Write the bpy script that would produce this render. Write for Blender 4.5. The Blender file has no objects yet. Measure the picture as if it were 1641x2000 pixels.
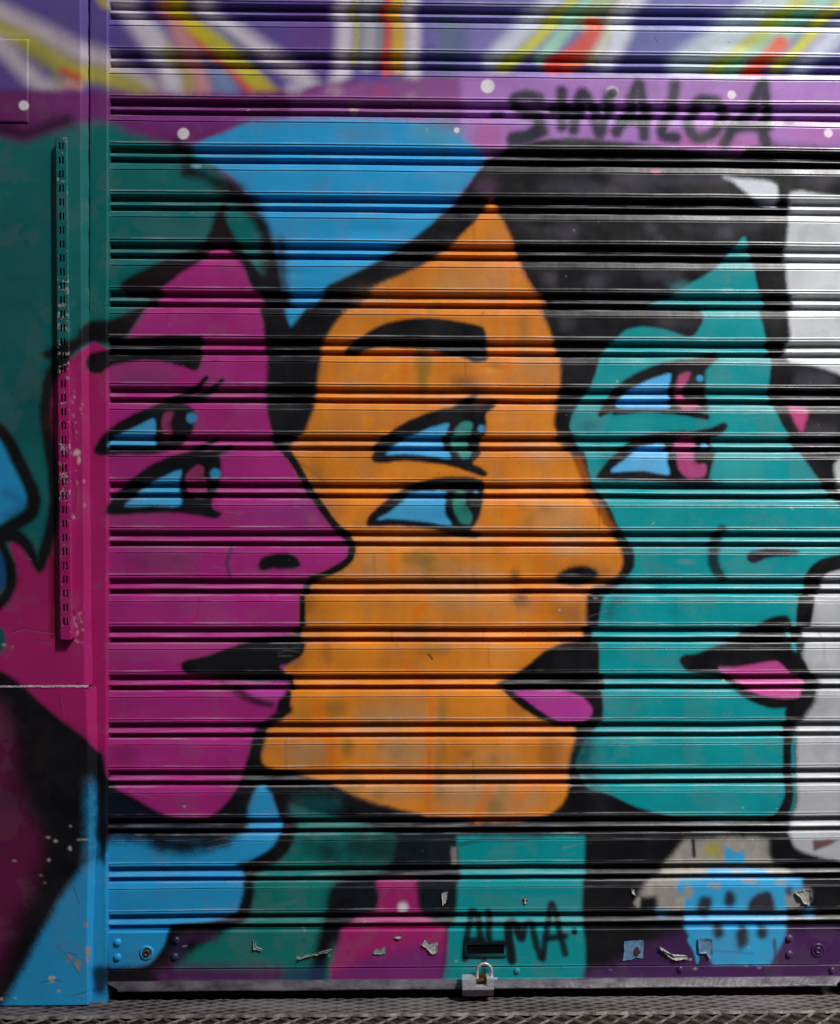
import bpy, math, random
import numpy as np
from mathutils import Vector, Matrix, Euler
random.seed(7); rng = np.random.default_rng(7)
C = bpy.context.scene
S = 0.0011                      # metres per mural unit (one slat of the shutter is about 10 cm)
F = 2000.0                      # focal length in the same units (the picture is 1641 wide)
ZG = 1948.0                     # mural row at which the threshold lies (world z = 0)

# ------------------------------------------------------------------ camera
YAW = math.radians(1.12); ROLL = 0.0018; DIST = 2000.0
cd = bpy.data.cameras.new('camera'); cam = bpy.data.objects.new('camera', cd); C.collection.objects.link(cam)
C.camera = cam
cd.sensor_fit = 'HORIZONTAL'; cd.sensor_width = 36.0; cd.lens = 36.0 * F / 1641.0
cd.clip_start = 0.05; cd.clip_end = 500
look = Vector((math.sin(YAW), math.cos(YAW), 0.0))
centre = Vector((0, 0, (ZG - 1000.0) * S))
cam.location = centre - look * DIST * S
right = Vector((math.cos(YAW), -math.sin(YAW), 0)); up = Vector((0, 0, 1))
r2 = right * math.cos(ROLL) + up * math.sin(ROLL); u2 = up * math.cos(ROLL) - right * math.sin(ROLL)
M3 = Matrix((r2, u2, -look)).transposed()
cam.rotation_euler = M3.to_euler()

def rect(u, v, d=0.0):
    """picture position -> mural position (units) on a plane standing d units in front of the shutter"""
    a = (u - 820.5) / F; b = -(v - 1000.0) / F
    ray = look + r2 * a + u2 * b
    t = (-d * S - cam.location.y) / ray.y
    p = cam.location + ray * t
    return (p.x / S + 820.5, ZG - p.z / S)

# ------------------------------------------------------------------ light
EL = math.radians(48); AZ = math.radians(40)          # sun: up, and to the right of the wall's normal
SUN_STRENGTH = 3.4; SKY_STRENGTH = 0.12; C.view_settings.exposure = 0.68
w = bpy.data.worlds.new('World'); C.world = w; w.use_nodes = True
nt = w.node_tree; nt.nodes.clear()
sk = nt.nodes.new('ShaderNodeTexSky'); sk.sky_type = 'NISHITA'; sk.sun_disc = False
sk.sun_elevation = EL; sk.sun_rotation = math.pi - AZ
sk.air_density = 1.0; sk.dust_density = 2.0; sk.ozone_density = 1.0
bg = nt.nodes.new('ShaderNodeBackground'); bg.inputs[1].default_value = SKY_STRENGTH
wo = nt.nodes.new('ShaderNodeOutputWorld')
nt.links.new(sk.outputs[0], bg.inputs[0]); nt.links.new(bg.outputs[0], wo.inputs[0])
sl = bpy.data.lights.new('sun', 'SUN'); sl.energy = SUN_STRENGTH; sl.angle = math.radians(10); sl.color = (1.0, 0.97, 0.94)
so = bpy.data.objects.new('sun', sl); C.collection.objects.link(so)
sdir = Vector((math.sin(AZ) * math.cos(EL), -math.cos(AZ) * math.cos(EL), math.sin(EL)))
so.rotation_euler = sdir.to_track_quat('Z', 'Y').to_euler(); so.location = (2, -3, 4)
C.view_settings.view_transform = 'Standard'; C.view_settings.look = 'None'; C.view_settings.gamma = 1

# ================================================================== the mural, rasterised
X0, Y0, CW, CH = -280, -280, 2260, 2340
def lin(c):
    c = np.asarray(c, float) / 255.0
    return np.where(c <= 0.04045, c / 12.92, ((c + 0.055) / 1.055) ** 2.4)
canvas = np.zeros((CH, CW, 3), np.float32)
def vnoise(h, w_, cell, seed, cx=None):
    cx = cx or cell
    r = np.random.default_rng(seed)
    gh, gw = int(h / cell) + 3, int(w_ / cx) + 3
    g = r.random((gh, gw)).astype(np.float32)
    y = np.arange(h) / cell; x = np.arange(w_) / cx
    yi = y.astype(int); xi = x.astype(int); fy = y - yi; fx = x - xi
    fy = (fy * fy * (3 - 2 * fy)).astype(np.float32)[:, None]; fx = (fx * fx * (3 - 2 * fx)).astype(np.float32)[None]
    a = g[yi][:, xi]; b = g[yi][:, xi + 1]; c = g[yi + 1][:, xi]; d = g[yi + 1][:, xi + 1]
    return (a * (1 - fx) + b * fx) * (1 - fy) + (c * (1 - fx) + d * fx) * fy
def fbm(h, w_, cell, seed, octv=4, cx=None):
    out = 0; amp = 1; tot = 0
    for o in range(octv):
        out = out + amp * vnoise(h, w_, max(1.5, cell / 2 ** o), seed + o * 13, None if cx is None else max(1.5, cx / 2 ** o)); tot += amp; amp *= 0.55
    return out / tot
N_grain = rng.random((CH, CW)).astype(np.float32) - 0.5
N_edge = fbm(CH, CW, 14, 31, 3) - 0.5
N_big = fbm(CH, CW, 90, 77, 4) - 0.5
N_streak = fbm(CH, CW, 220, 5, 3, cx=22) - 0.5
N_h = fbm(CH, CW, 9, 55, 3, cx=160) - 0.5

def spline(pts, closed=True, n=5):
    P = np.array(pts, float); m = len(P); out = []
    rngi = range(m) if closed else range(m - 1)
    for i in rngi:
        p0 = P[(i - 1) % m] if closed or i > 0 else P[i]
        p1 = P[i]; p2 = P[(i + 1) % m]
        p3 = P[(i + 2) % m] if closed or i + 2 < m else P[min(i + 1, m - 1)]
        l = 0.42
        m1 = (p2 - p0) * l; m2 = (p3 - p1) * l
        dd = np.linalg.norm(p2[:2] - p1[:2]) + 1e-6                 # keep long/short neighbours from overshooting
        for mm in (m1, m2):
            q = np.linalg.norm(mm[:2])
            if q > dd: mm *= dd / q
        for k in range(n):
            t = k / n; t2 = t * t; t3 = t2 * t
            out.append((2*t3 - 3*t2 + 1) * p1 + (t3 - 2*t2 + t) * m1 + (-2*t3 + 3*t2) * p2 + (t3 - t2) * m2)
    if not closed: out.append(P[-1])
    return np.array(out)
def blur(a, r):
    if r < 0.6: return a
    k = max(1, int(round(r / 1.6)))
    for _ in range(2):
        for ax in (0, 1):
            p = np.pad(a, [(k + 1, k) if i == ax else (0, 0) for i in (0, 1)], mode='edge')
            c = np.cumsum(p, axis=ax, dtype=np.float64)
            if ax == 0: a = (c[2*k+1:] - c[:-(2*k+1)]) / (2*k+1)
            else: a = (c[:, 2*k+1:] - c[:, :-(2*k+1)]) / (2*k+1)
            a = a.astype(np.float32)
    return a
def comp(a, x0, y0, col, op=1.0, edge=1.0, tex=None):
    h, w_ = a.shape
    sl_ = (slice(y0, y0 + h), slice(x0, x0 + w_))
    e = a * (1 - a) * 4
    a = np.clip(a + e * edge * (N_edge[sl_] * 0.45 + N_grain[sl_] * 0.45), 0, 1) * op
    c = lin(col).astype(np.float32)
    if tex is not None: c = c[None, None] * (1 + tex[sl_][..., None])
    canvas[sl_] = canvas[sl_] * (1 - a[..., None]) + c * a[..., None]
def fill(col, pts, soft=3, smooth=True, op=1.0, edge=1.0, tex=None):
    P = np.array([rect(*p) for p in pts]) - (X0, Y0)
    if smooth: P = spline(P)
    pad = max(int(soft * 2.6) + 4, 26 if col == BLK else 0)
    x0 = max(0, int(P[:, 0].min()) - pad); x1 = min(CW, int(P[:, 0].max()) + pad)
    y0 = max(0, int(P[:, 1].min()) - pad); y1 = min(CH, int(P[:, 1].max()) + pad)
    if x1 <= x0 or y1 <= y0: return
    acc = np.zeros((y1 - y0, x1 - x0), np.float32); SS = 2
    A = P; B = np.roll(P, -1, 0)
    xs = np.arange(x0, x1)
    for j in range(y0, y1):
        for s in range(SS):
            yy = j + (s + 0.5) / SS
            m = (A[:, 1] <= yy) != (B[:, 1] <= yy)
            if not m.any(): continue
            xc = np.sort(A[m, 0] + (yy - A[m, 1]) / (B[m, 1] - A[m, 1]) * (B[m, 0] - A[m, 0]))
            for k in range(0, len(xc) - 1, 2):
                acc[j - y0] += (np.clip(xc[k+1] - xs, 0, 1) - np.clip(xc[k] - xs, 0, 1)) / SS
    b_ = blur(acc, soft * 1.3)
    if col == BLK and op == 1.0: comp(blur(acc, 12), x0, y0, col, .16, .3)
    comp(b_, x0, y0, col, op, edge, tex)
def stroke(col, pts, wd, soft=3, op=1.0, edge=1.0):
    """pts: (u, v) or (u, v, width)"""
    Q = []
    for p in pts:
        x, y = rect(p[0], p[1]); Q.append((x - X0, y - Y0, (p[2] if len(p) > 2 else wd) / 2))
    Q = spline(Q, closed=False, n=4) if len(Q) > 1 else np.array(Q + [(Q[0][0] + .01, Q[0][1], Q[0][2])])
    soft *= 1.25; pad = int(Q[:, 2].max() + soft * 2) + (20 if col == BLK else 3)
    x0 = max(0, int(Q[:, 0].min()) - pad); x1 = min(CW, int(Q[:, 0].max()) + pad)
    y0 = max(0, int(Q[:, 1].min()) - pad); y1 = min(CH, int(Q[:, 1].max()) + pad)
    if x1 <= x0 or y1 <= y0: return
    yy, xx = np.mgrid[y0:y1, x0:x1].astype(np.float32)
    best = np.full(xx.shape, 1e9, np.float32)
    for a, b in zip(Q[:-1], Q[1:]):
        dx, dy = b[0] - a[0], b[1] - a[1]; L = dx * dx + dy * dy + 1e-9
        t = np.clip(((xx - a[0]) * dx + (yy - a[1]) * dy) / L, 0, 1)
        dd = np.hypot(xx - a[0] - t * dx, yy - a[1] - t * dy) - (a[2] + t * (b[2] - a[2]))
        best = np.minimum(best, dd)
    if col == BLK and op == 1.0:
        t = np.clip(0.5 - best / 30, 0, 1); comp(t * t * (3 - 2 * t), x0, y0, col, .2, .3)
    t = np.clip(0.5 - best / (2 * max(soft, .8)), 0, 1)
    comp(t * t * (3 - 2 * t), x0, y0, col, op, edge)
def dot(col, x, y, r, soft=2, op=1.0): stroke(col, [(x, y)], 2 * r, soft, op)
def spot(col, x, y, rx, ry, soft=8, op=.6, n=9, rough=.25):
    fill(col, [(x + rx * math.cos(i * 2 * math.pi / n) * random.uniform(1 - rough, 1 + rough),
                y + ry * math.sin(i * 2 * math.pi / n) * random.uniform(1 - rough, 1 + rough)) for i in range(n)], soft, True, op)

BLK = (15, 14, 19); PUR = (96, 80, 156); WHT = (222, 214, 226); YEL = (206, 192, 34); RED = (226, 88, 52)
GRN = (12, 112, 112); BLU = (42, 164, 224); MAG = (176, 44, 132); ORG = (224, 135, 40); TEA = (10, 150, 156); SIL = (204, 208, 213)
MINT = (160, 215, 190)
canvas[:] = lin(BLK)

# --- top: rays on purple
fill(PUR, [(-400, -400), (2100, -400), (2100, 330), (-400, 330)], 2, False)
fill((126, 118, 182), [(840, -400), (2100, -400), (2100, 330), (840, 330)], 60, False)  # paler copy of the purple: stronger light on the right painted in
spot((110, 62, 140), 610, 70, 60, 90, 25, .6); spot((120, 120, 190), 1330, 40, 120, 60, 25, .7); spot((88, 112, 140), 880, 85, 30, 70, 16, .8)
spot((88, 98, 160), 1300, 90, 80, 40, 16, .6)
R = lambda col, pts, wd, soft=8, op=1: stroke(col, pts, wd, soft * 1.55, op * .92, .3)
# left panel rays
R((212, 198, 208), [(-260, -60), (-60, 0), (20, 35), (90, 68), (150, 100), (205, 118), (240, 140), (320, 180)], 38, 10)
R((198, 186, 60), [(-260, -20), (-40, 45), (30, 70), (90, 105), (150, 140), (200, 148), (260, 172), (300, 200)], 34, 9)
R((212, 198, 208), [(-260, 10), (-50, 60), (5, 92), (45, 135), (80, 165), (110, 172)], 34, 9)
R((150, 150, 50), [(50, 85), (100, 130), (118, 160)], 18, 9, .6)
R((214, 84, 52), [(126, 140), (150, 152)], 16, 6); R((226, 160, 150), [(132, 164), (152, 170)], 16, 6)
R((200, 180, 40), [(198, 0), (206, 10)], 14, 6)
# shutter, left fan
R(WHT, [(150, -140), (270, 40), (310, 95), (335, 150), (350, 190)], 48, 9)
R((150, 120, 150), [(300, 140), (318, 190)], 16, 8, .7)
R((214, 150, 150), [(290, -100), (355, 55), (372, 105), (392, 180)], 50, 9)
R((176, 168, 60), [(330, 100), (362, 140), (366, 185)], 22, 8, .8)
R((120, 150, 196), [(420, 100), (435, 150), (445, 190)], 44, 10)
R(RED, [(300, -60), (365, 45), (405, 95), (455, 138), (492, 184)], 18, 7)
R(YEL, [(290, -150), (345, 0), (380, 50), (430, 90), (480, 135), (530, 190)], 34, 6)
R((206, 130, 70), [(505, 180), (545, 184)], 16, 8, .8)
R(WHT, [(310, -150), (410, 20), (470, 68), (530, 110), (590, 150), (620, 190)], 34, 9)
R((70, 90, 110), [(425, 55), (500, 110)], 8, 7, .6)
# centre
R(WHT, [(676, -200), (674, 60), (668, 130), (656, 178)], 34, 8); R((190, 188, 90), [(698, -200), (697, 60), (694, 120)], 12, 5)
R((178, 178, 186), [(722, -200), (722, 60), (718, 120)], 34, 7); R((138, 158, 146), [(744, -200), (744, 60), (742, 110)], 12, 5)
R(RED, [(764, -200), (760, 60), (756, 100), (754, 140)], 18, 5); R((222, 180, 30), [(780, -200), (779, 100), (778, 130)], 28, 5)
R(WHT, [(808, -200), (806, 50), (806, 150)], 28, 7)
# right of centre
R((214, 220, 232), [(1200, -180), (1090, -10), (1010, 70), (965, 118)], 38, 9)
R((206, 210, 70), [(1230, -180), (1120, 0), (1065, 60), (1010, 112), (985, 130)], 24, 6)
R(MINT, [(1260, -180), (1150, 0), (1095, 70), (1060, 112)], 28, 6)
R((180, 196, 150), [(1290, -180), (1190, -10), (1150, 45)], 40, 8)
R((228, 84, 56), [(1165, 50), (1150, 78), (1120, 105), (1080, 128)], 34, 5)
R((232, 120, 70), [(1150, 110), (1110, 132)], 22, 5)
R((214, 210, 170), [(1330, -180), (1225, -10), (1185, 70), (1160, 118)], 22, 6)
R((220, 224, 236), [(1360, -180), (1240, 0), (1210, 70), (1185, 122)], 38, 8)
R((198, 214, 222), [(1650, -160), (1500, 10), (1430, 65), (1370, 108), (1340, 130)], 66, 10)
R((206, 212, 80), [(1720, -160), (1570, 0), (1500, 62), (1440, 108), (1400, 142)], 34, 7)
R(MINT, [(1760, -160), (1620, -10), (1550, 50), (1500, 90), (1450, 125), (1420, 150)], 34, 8)
R((232, 96, 66), [(1524, 84), (1506, 104), (1478, 132), (1462, 150)], 30, 6)
R((214, 218, 60), [(1800, -160), (1650, 0), (1590, 62), (1550, 105), (1520, 130)], 22, 6)
R((206, 214, 232), [(1860, -160), (1720, 0), (1630, 70), (1580, 118), (1560, 150)], 34, 8)
R((214, 222, 235), [(1790, 60), (1700, 130)], 40, 8)
for x, y in ((1500, 22), (1520, 30), (1545, 27), (1530, 46)): dot((235, 240, 245), x, y, 2.2, 1)
# --- band
fill((116, 38, 110), [(-400, 176), (40, 176), (80, 178), (150, 180), (210, 184), (330, 186), (480, 184), (600, 170), (700, 156), (700, 420), (-400, 420)], 6, False)
fill((148, 84, 150), [(560, 188), (640, 172), (720, 158), (830, 152), (1000, 148), (1000, 420), (560, 420)], 9, False)
fill((176, 124, 200), [(900, 150), (1091, 149), (1400, 152), (1600, 156), (2100, 158), (2100, 420), (900, 420)], 7, False)
fill((128, 50, 128), [(60, 182), (500, 190), (420, 260), (240, 250), (160, 230)], 14, True, .7)
spot((190, 80, 130), 950, 268, 40, 24, 18, .55); spot((184, 100, 170), 1400, 278, 120, 16, 12, .8); spot((176, 96, 170), 1600, 262, 60, 22, 14, .6)
spot((180, 80, 130), 745, 178, 16, 12, 8, .7); spot((214, 200, 220), 575, 172, 24, 12, 8, .7); spot((205, 160, 190), 655, 176, 18, 9, 7, .6)
spot((205, 160, 190), 805, 186, 16, 5, 6, .5)
# --- green background (left)
fill(GRN, [(-400, 262), (0, 268), (45, 278), (85, 262), (150, 242), (210, 240), (260, 262), (340, 282), (392, 296), (440, 350), (478, 405), (506, 440), (512, 520), (470, 620), (300, 700), (120, 900), (110, 1100), (60, 1140), (-400, 1300)], 10, True)
stroke((30, 8, 30), [(-40, 246), (20, 254), (50, 262), (85, 250), (130, 236)], 22, 13, .85)
spot((30, 70, 80), 30, 570, 60, 160, 60, .45); spot((24, 60, 66), 60, 790, 60, 70, 40, .4)
# --- blue hair of the orange face
fill(BLU, [(372, 290), (398, 274), (440, 258), (500, 238), (600, 231), (760, 232), (830, 243), (890, 265), (930, 288), (950, 312), (929, 340), (910, 365), (893, 386), (850, 434), (810, 470), (780, 487), (722, 520), (672, 545), (640, 560), (604, 604), (572, 642), (556, 600), (549, 540), (540, 495), (522, 445), (492, 402), (455, 352), (410, 322), (385, 306)], 5, True)
spot((84, 160, 196), 850, 262, 60, 24, 16, .8); spot((96, 140, 180), 720, 262, 60, 14, 12, .4); spot((90, 130, 180), 470, 300, 50, 14, 14, .4)
spot((96, 130, 180), 560, 238, 90, 8, 8, .5)
stroke((26, 20, 44), [(548, 470), (552, 540), (556, 620)], 16, 9, .8)
stroke(BLK, [(505, 425, 8), (520, 455, 20), (522, 478, 24)], 20, 10, .75)
stroke(BLK, [(345, 283, 16), (366, 300, 14), (362, 330, 24), (400, 345, 20), (440, 368, 34), (480, 398, 24), (512, 440, 20)], 22, 11, .85); spot(BLK, 366, 333, 16, 13, 9, .95); spot(BLK, 450, 372, 26, 16, 12, .95); spot(BLK, 350, 283, 14, 8, 8, .8); spot(BLK, 418, 330, 10, 6, 6, .7)
spot(BLK, 480, 395, 22, 12, 12, .8)
spot((120, 190, 230), 382, 324, 12, 4, 3, .8)
# hair of the magenta face
DB = (24, 11, 17)
fill(DB, [(436, 388), (444, 430), (458, 462), (478, 496), (478, 560), (400, 560), (330, 570), (290, 608), (250, 662), (212, 672), (176, 672), (150, 684), (132, 706), (106, 706), (78, 692), (96, 682), (132, 664), (160, 656), (170, 634), (215, 626), (268, 602), (284, 584), (240, 578), (232, 560), (242, 545), (292, 520), (340, 498), (396, 476), (410, 450), (420, 415)], 5, True)
# --- central black mass
fill(BLK, [(470, 490), (490, 512), (512, 540), (540, 545), (556, 600), (572, 642), (604, 604), (640, 560), (722, 520), (780, 487), (850, 434), (893, 386), (950, 312), (1000, 285), (1060, 273), (1130, 270), (1200, 277), (1280, 285), (1340, 292), (1450, 304), (1457, 290), (1480, 285), (1641, 293), (2100, 300), (2100, 1700), (1500, 1800), (560, 1600), (500, 1200), (480, 700)], 4, False)
stroke((70, 66, 74), [(1100, 272), (1200, 280), (1300, 288)], 8, 6, .6)
stroke((60, 60, 70), [(1500, 282), (1580, 287), (1640, 292)], 10, 9, .7)
# soft grey smears in the black hair
for x, y, rx, ry, o in ((1250, 350, 60, 14, .35), (1120, 365, 70, 14, .3), (1272, 446, 12, 10, .5), (1290, 468, 14, 7, .5), (1415, 452, 14, 10, .5), (1165, 555, 20, 16, .4), (1300, 540, 40, 12, .25), (1110, 450, 30, 20, .3), (1350, 352, 60, 12, .4), (1200, 375, 90, 10, .3), (1110, 630, 14, 16, .3), (1075, 545, 16, 16, .35), (1420, 440, 80, 20, .2), (1330, 630, 40, 12, .25), (1590, 350, 50, 10, .35), (1590, 745, 40, 24, .35), (1600, 850, 40, 24, .3)):
    spot((92, 90, 104), x, y, rx, ry, 9, o)
spot((92, 50, 96), 950, 370, 20, 16, 10, .6)
fill((200, 80, 110), [(1266, 334), (1292, 334), (1280, 340)], 2)
# --- silver face at the right
fill((214, 220, 230), [(1408, 346), (1452, 349), (1512, 358), (1514, 400), (1484, 397), (1458, 378), (1430, 356)], 4)
fill(SIL, [(1543, 376), (1600, 379), (1660, 387), (2100, 400), (2100, 860), (1700, 752), (1641, 731), (1590, 714), (1540, 704), (1549, 662), (1546, 620), (1539, 570), (1535, 530), (1536, 480), (1541, 430)], 4, True, tex=N_big * .25)
fill((196, 72, 132), [(1541, 796), (1577, 800), (1573, 828), (1566, 845), (1556, 832)], 4)
fill(SIL, [(1633, 903), (1700, 880), (2100, 900), (2100, 960), (1680, 985), (1642, 956)], 4)
fill((182, 185, 190), [(1604, 1125), (1622, 1113), (1660, 1106), (2100, 1100), (2100, 1720), (1700, 1695), (1641, 1680), (1600, 1672), (1566, 1664), (1550, 1650), (1546, 1605), (1558, 1560), (1558, 1450), (1568, 1410), (1593, 1372), (1597, 1330), (1574, 1302), (1569, 1270), (1577, 1240), (1586, 1200), (1590, 1160)], 5, True, tex=N_big * .25)
for x, y, rx, ry in ((1610, 1290, 25, 12), (1625, 1480, 14, 10), (1600, 1420, 14, 18), (1620, 520, 20, 24), (1590, 470, 20, 14)): spot((215, 218, 226), x, y, rx, ry, 7, .35)
fill((96, 52, 56), [(1588, 1642), (1645, 1639), (1620, 1652), (1590, 1663)], 2, False, .9)
# --- orange face
OR2 = [(953, 388), (964, 402), (976, 422), (988, 442), (998, 466), (1010, 500), (1022, 532), (1042, 572), (1063, 612), (1077, 642), (1090, 680), (1095, 720), (1094, 762), (1086, 800), (1082, 832), (1096, 862), (1116, 890), (1132, 926), (1142, 955), (1160, 990), (1184, 1028), (1204, 1056), (1214, 1082), (1214, 1108), (1200, 1130), (1172, 1142), (1150, 1148), (1145, 1172), (1145, 1210), (1148, 1250), (1120, 1330), (1130, 1420), (1126, 1445), (1116, 1475), (1112, 1502), (1111, 1532), (1104, 1562), (1082, 1586), (1048, 1600), (980, 1607), (900, 1603), (830, 1592), (770, 1578), (722, 1564), (680, 1547), (640, 1531), (590, 1515), (555, 1506), (518, 1496), (505, 1440), (540, 1300), (560, 1200), (560, 900), (590, 852), (602, 830), (613, 800), (620, 770), (622, 740), (628, 702), (637, 672), (650, 646), (670, 620), (692, 596), (716, 575), (742, 555), (778, 540), (822, 520), (846, 505), (880, 482), (906, 456), (934, 426)]
fill(ORG, OR2, 4, True, tex=N_big * .4 + N_streak * .1)
def om(col, x, y, rx, ry, o=.5, soft=9): spot(col, x, y, rx, ry, soft, o)
TAN = (198, 144, 92); OLV = (128, 108, 44); BR = (232, 122, 14); BRN = (130, 78, 40)
for a in ((1000, 440, 26, 60, .0),): pass
for x, y, rx, ry, o in ((920, 555, 90, 24, .5), (720, 590, 40, 20, .4), (1040, 700, 40, 40, .5), (860, 1140, 120, 40, .5), (700, 1100, 60, 40, .5), (1090, 1010, 60, 30, .6), (780, 1400, 80, 30, .6), (800, 1470, 60, 24, .8), (970, 1480, 60, 24, .5), (960, 1550, 110, 36, .8), (760, 1545, 60, 20, .7), (600, 1470, 50, 20, .8), (980, 1270, 30, 14, .6), (940, 1180, 110, 20, .4), (620, 1000, 30, 40, .4), (1120, 1060, 60, 20, .6), (840, 1060, 150, 14, .5), (1070, 880, 40, 20, .5)):
    om(TAN, x, y, rx, ry, min(.95, o * 1.25), 16)
for x, y, rx, ry, o in ((828, 712, 14, 52, .75), (845, 600, 12, 18, .6), (1030, 640, 8, 26, .6), (815, 1090, 32, 18, .7), (838, 1110, 14, 14, .6), (850, 1268, 36, 12, .5), (830, 1230, 18, 14, .4), (655, 1385, 28, 14, .6), (864, 1390, 10, 36, .6), (680, 1460, 14, 20, .7), (690, 1530, 28, 18, .6), (860, 1530, 8, 34, .7), (965, 1575, 18, 14, .6), (985, 1540, 12, 10, .5), (864, 1470, 8, 30, .5), (740, 1552, 14, 12, .5), (620, 850, 20, 20, .2), (1060, 1000, 40, 8, .3), (680, 1590, 10, 10, .4), (590, 1400, 20, 10, .4)):
    om(OLV, x, y, rx, ry, o, 9)
for x, y, rx, ry, o in ((905, 745, 26, 14, .8), (930, 762, 20, 8, .8), (600, 1170, 22, 26, .5), (640, 1270, 10, 30, .5), (1010, 1385, 22, 16, .5), (1075, 1470, 22, 36, .45), (620, 920, 10, 14, .4), (1180, 1120, 24, 10, .5), (575, 1290, 24, 16, .5), (1090, 1380, 10, 8, .4), (1110, 1200, 30, 24, .4)):
    om(BRN, x, y, rx, ry, o, 10)
for pts, wd, o in (([(995, 470), (1000, 560), (998, 640), (990, 760)], 10, .8), ([(785, 560), (792, 690), (780, 790), (770, 880)], 16, .6), ([(836, 1330), (842, 1400), (838, 1500), (834, 1590)], 11, .85), ([(640, 1440), (650, 1480), (655, 1505)], 20, .8), ([(800, 1300), (815, 1330)], 24, .8), ([(955, 1540), (930, 1600)], 16, .7), ([(1030, 1530), (1010, 1560)], 30, .5), ([(765, 1080), (770, 1140)], 12, .6), ([(620, 1380), (635, 1420)], 26, .6), ([(1000, 880), (996, 1000), (1005, 1100)], 20, .35), ([(830, 1180), (815, 1200)], 12, .8), ([(1060, 1060), (1050, 1200), (1045, 1240)], 22, .4), ([(820, 640), (800, 690)], 20, .4), ([(650, 720), (640, 760)], 26, .5), ([(700, 1080), (690, 1130)], 26, .4), ([(1130, 900), (1150, 960), (1190, 1030)], 18, .4)):
    stroke(BR, pts, wd, 7, o)
for pts in ([(735, 865), (760, 900)], [(1270, 1350), (1270, 1351)],): pass
dot((236, 120, 20), 816, 1192, 6, 2, .8)
stroke((212, 110, 90), [(1020, 532), (1045, 572), (1064, 610)], 5, 4, .7)
stroke((40, 30, 30), [(838, 1278), (845, 1287)], 3, 1.5); stroke(OLV, [(590, 905), (625, 935), (640, 948)], 5, 4, .6)
spot((20, 16, 20), 1004, 1128, 10, 14, 9, .8); spot((20, 16, 20), 1018, 1168, 14, 16, 11, .75)
# --- magenta face
fill(MAG, [(438, 484), (450, 492), (466, 510), (478, 530), (490, 560), (501, 578), (512, 606), (520, 642), (523, 700), (521, 760), (522, 800), (530, 832), (543, 868), (556, 886), (590, 940), (620, 985), (650, 1018), (674, 1042), (683, 1060), (680, 1086), (660, 1106), (630, 1118), (600, 1130), (587, 1142), (585, 1180), (586, 1232), (575, 1260), (550, 1330), (560, 1385), (528, 1412), (505, 1430), (497, 1452), (488, 1482), (478, 1512), (462, 1546), (440, 1576), (410, 1597), (372, 1602), (330, 1594), (290, 1575), (250, 1552), (226, 1541), (204, 1512), (196, 1470), (178, 1455), (160, 1440), (110, 1402), (70, 1366), (40, 1338), (0, 1312), (-400, 1250), (-400, 1190), (-20, 1180), (20, 1160), (34, 1120), (18, 1060), (40, 1062), (62, 1096), (76, 1118), (92, 1092), (102, 1030), (106, 950), (96, 870), (88, 800), (92, 760), (112, 716), (140, 700), (164, 680), (185, 668), (215, 684), (250, 662), (266, 640), (286, 610), (304, 585), (320, 562), (350, 536), (386, 514), (412, 492)], 4, True, tex=N_big * .22)
spot((120, 52, 120), 290, 745, 70, 18, 14, .55); spot((106, 46, 96), 310, 1100, 80, 18, 16, .5); spot((132, 70, 140), 560, 1000, 90, 30, 30, .4); spot((196, 64, 160), 420, 1230, 140, 24, 24, .3)
spot((190, 58, 150), 300, 1500, 60, 30, 20, .3); spot((120, 30, 80), 250, 1475, 26, 14, 8, .4); spot((120, 30, 80), 345, 1092, 10, 10, 6, .4); spot((150, 70, 140), 300, 850, 60, 20, 20, .2)
spot((120, 40, 100), 230, 1165, 24, 22, 14, .4); spot((190, 56, 110), 60, 1210, 60, 60, 30, .35)
fill((182, 28, 104), [(112, 712), (150, 694), (184, 672), (211, 682), (211, 1470), (196, 1470), (178, 1455), (160, 1440), (110, 1402), (70, 1366), (40, 1338), (0, 1312), (-400, 1250), (-400, 1190), (-20, 1180), (20, 1160), (34, 1120), (18, 1060), (40, 1062), (62, 1096), (76, 1118), (92, 1092), (102, 1030), (106, 950), (96, 870), (88, 800), (92, 760)], 3, False, .75)
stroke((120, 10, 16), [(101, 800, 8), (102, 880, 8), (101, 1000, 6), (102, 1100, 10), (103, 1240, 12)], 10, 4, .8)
# outline of the magenta profile
stroke(BLK, [(527, 790, 8), (536, 840, 9), (552, 872, 16), (574, 902, 15), (602, 952, 15), (630, 995, 15), (655, 1028, 15), (678, 1048, 16), (686, 1066, 16), (682, 1090, 15), (662, 1108, 15), (632, 1122, 14), (604, 1132, 13), (590, 1146, 13), (590, 1180, 12), (590, 1235, 14)], 14, 3)
# --- black bands on the left panel
stroke(BLK, [(120, 700, 30), (96, 745, 24), (88, 800, 22), (94, 860, 22), (102, 920, 20), (106, 980, 20), (98, 1040, 24), (84, 1085, 24), (76, 1112, 14), (66, 1090, 18), (50, 1062, 22), (28, 1046, 26), (-10, 1048, 30), (-80, 1060, 30)], 20, 5)
spot((70, 30, 22), 92, 824, 8, 22, 8, .7)
fill(BLU, [(-400, 700), (-120, 770), (-40, 830), (0, 862), (20, 900), (40, 936), (52, 966), (46, 990), (24, 1006), (0, 1026), (-80, 1050), (-400, 1060)], 5, True)
stroke((40, 90, 160), [(10, 960), (40, 985), (10, 1010)], 14, 10, .5)
stroke(BLK, [(-120, 760, 20), (-30, 818, 22), (10, 850, 22), (32, 892, 24), (52, 934, 24), (66, 970, 26), (60, 1002, 26), (30, 1024, 26), (-10, 1044, 26), (-80, 1066, 26)], 22, 5)
stroke(BLK, [(2, 1060, 16), (16, 1100, 22), (22, 1130, 22), (14, 1160, 22), (-10, 1185, 22), (-80, 1200, 22)], 20, 5)
fill((30, 80, 150), [(-40, 1060), (0, 1080), (8, 1110), (4, 1150), (-40, 1160)], 5)
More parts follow.
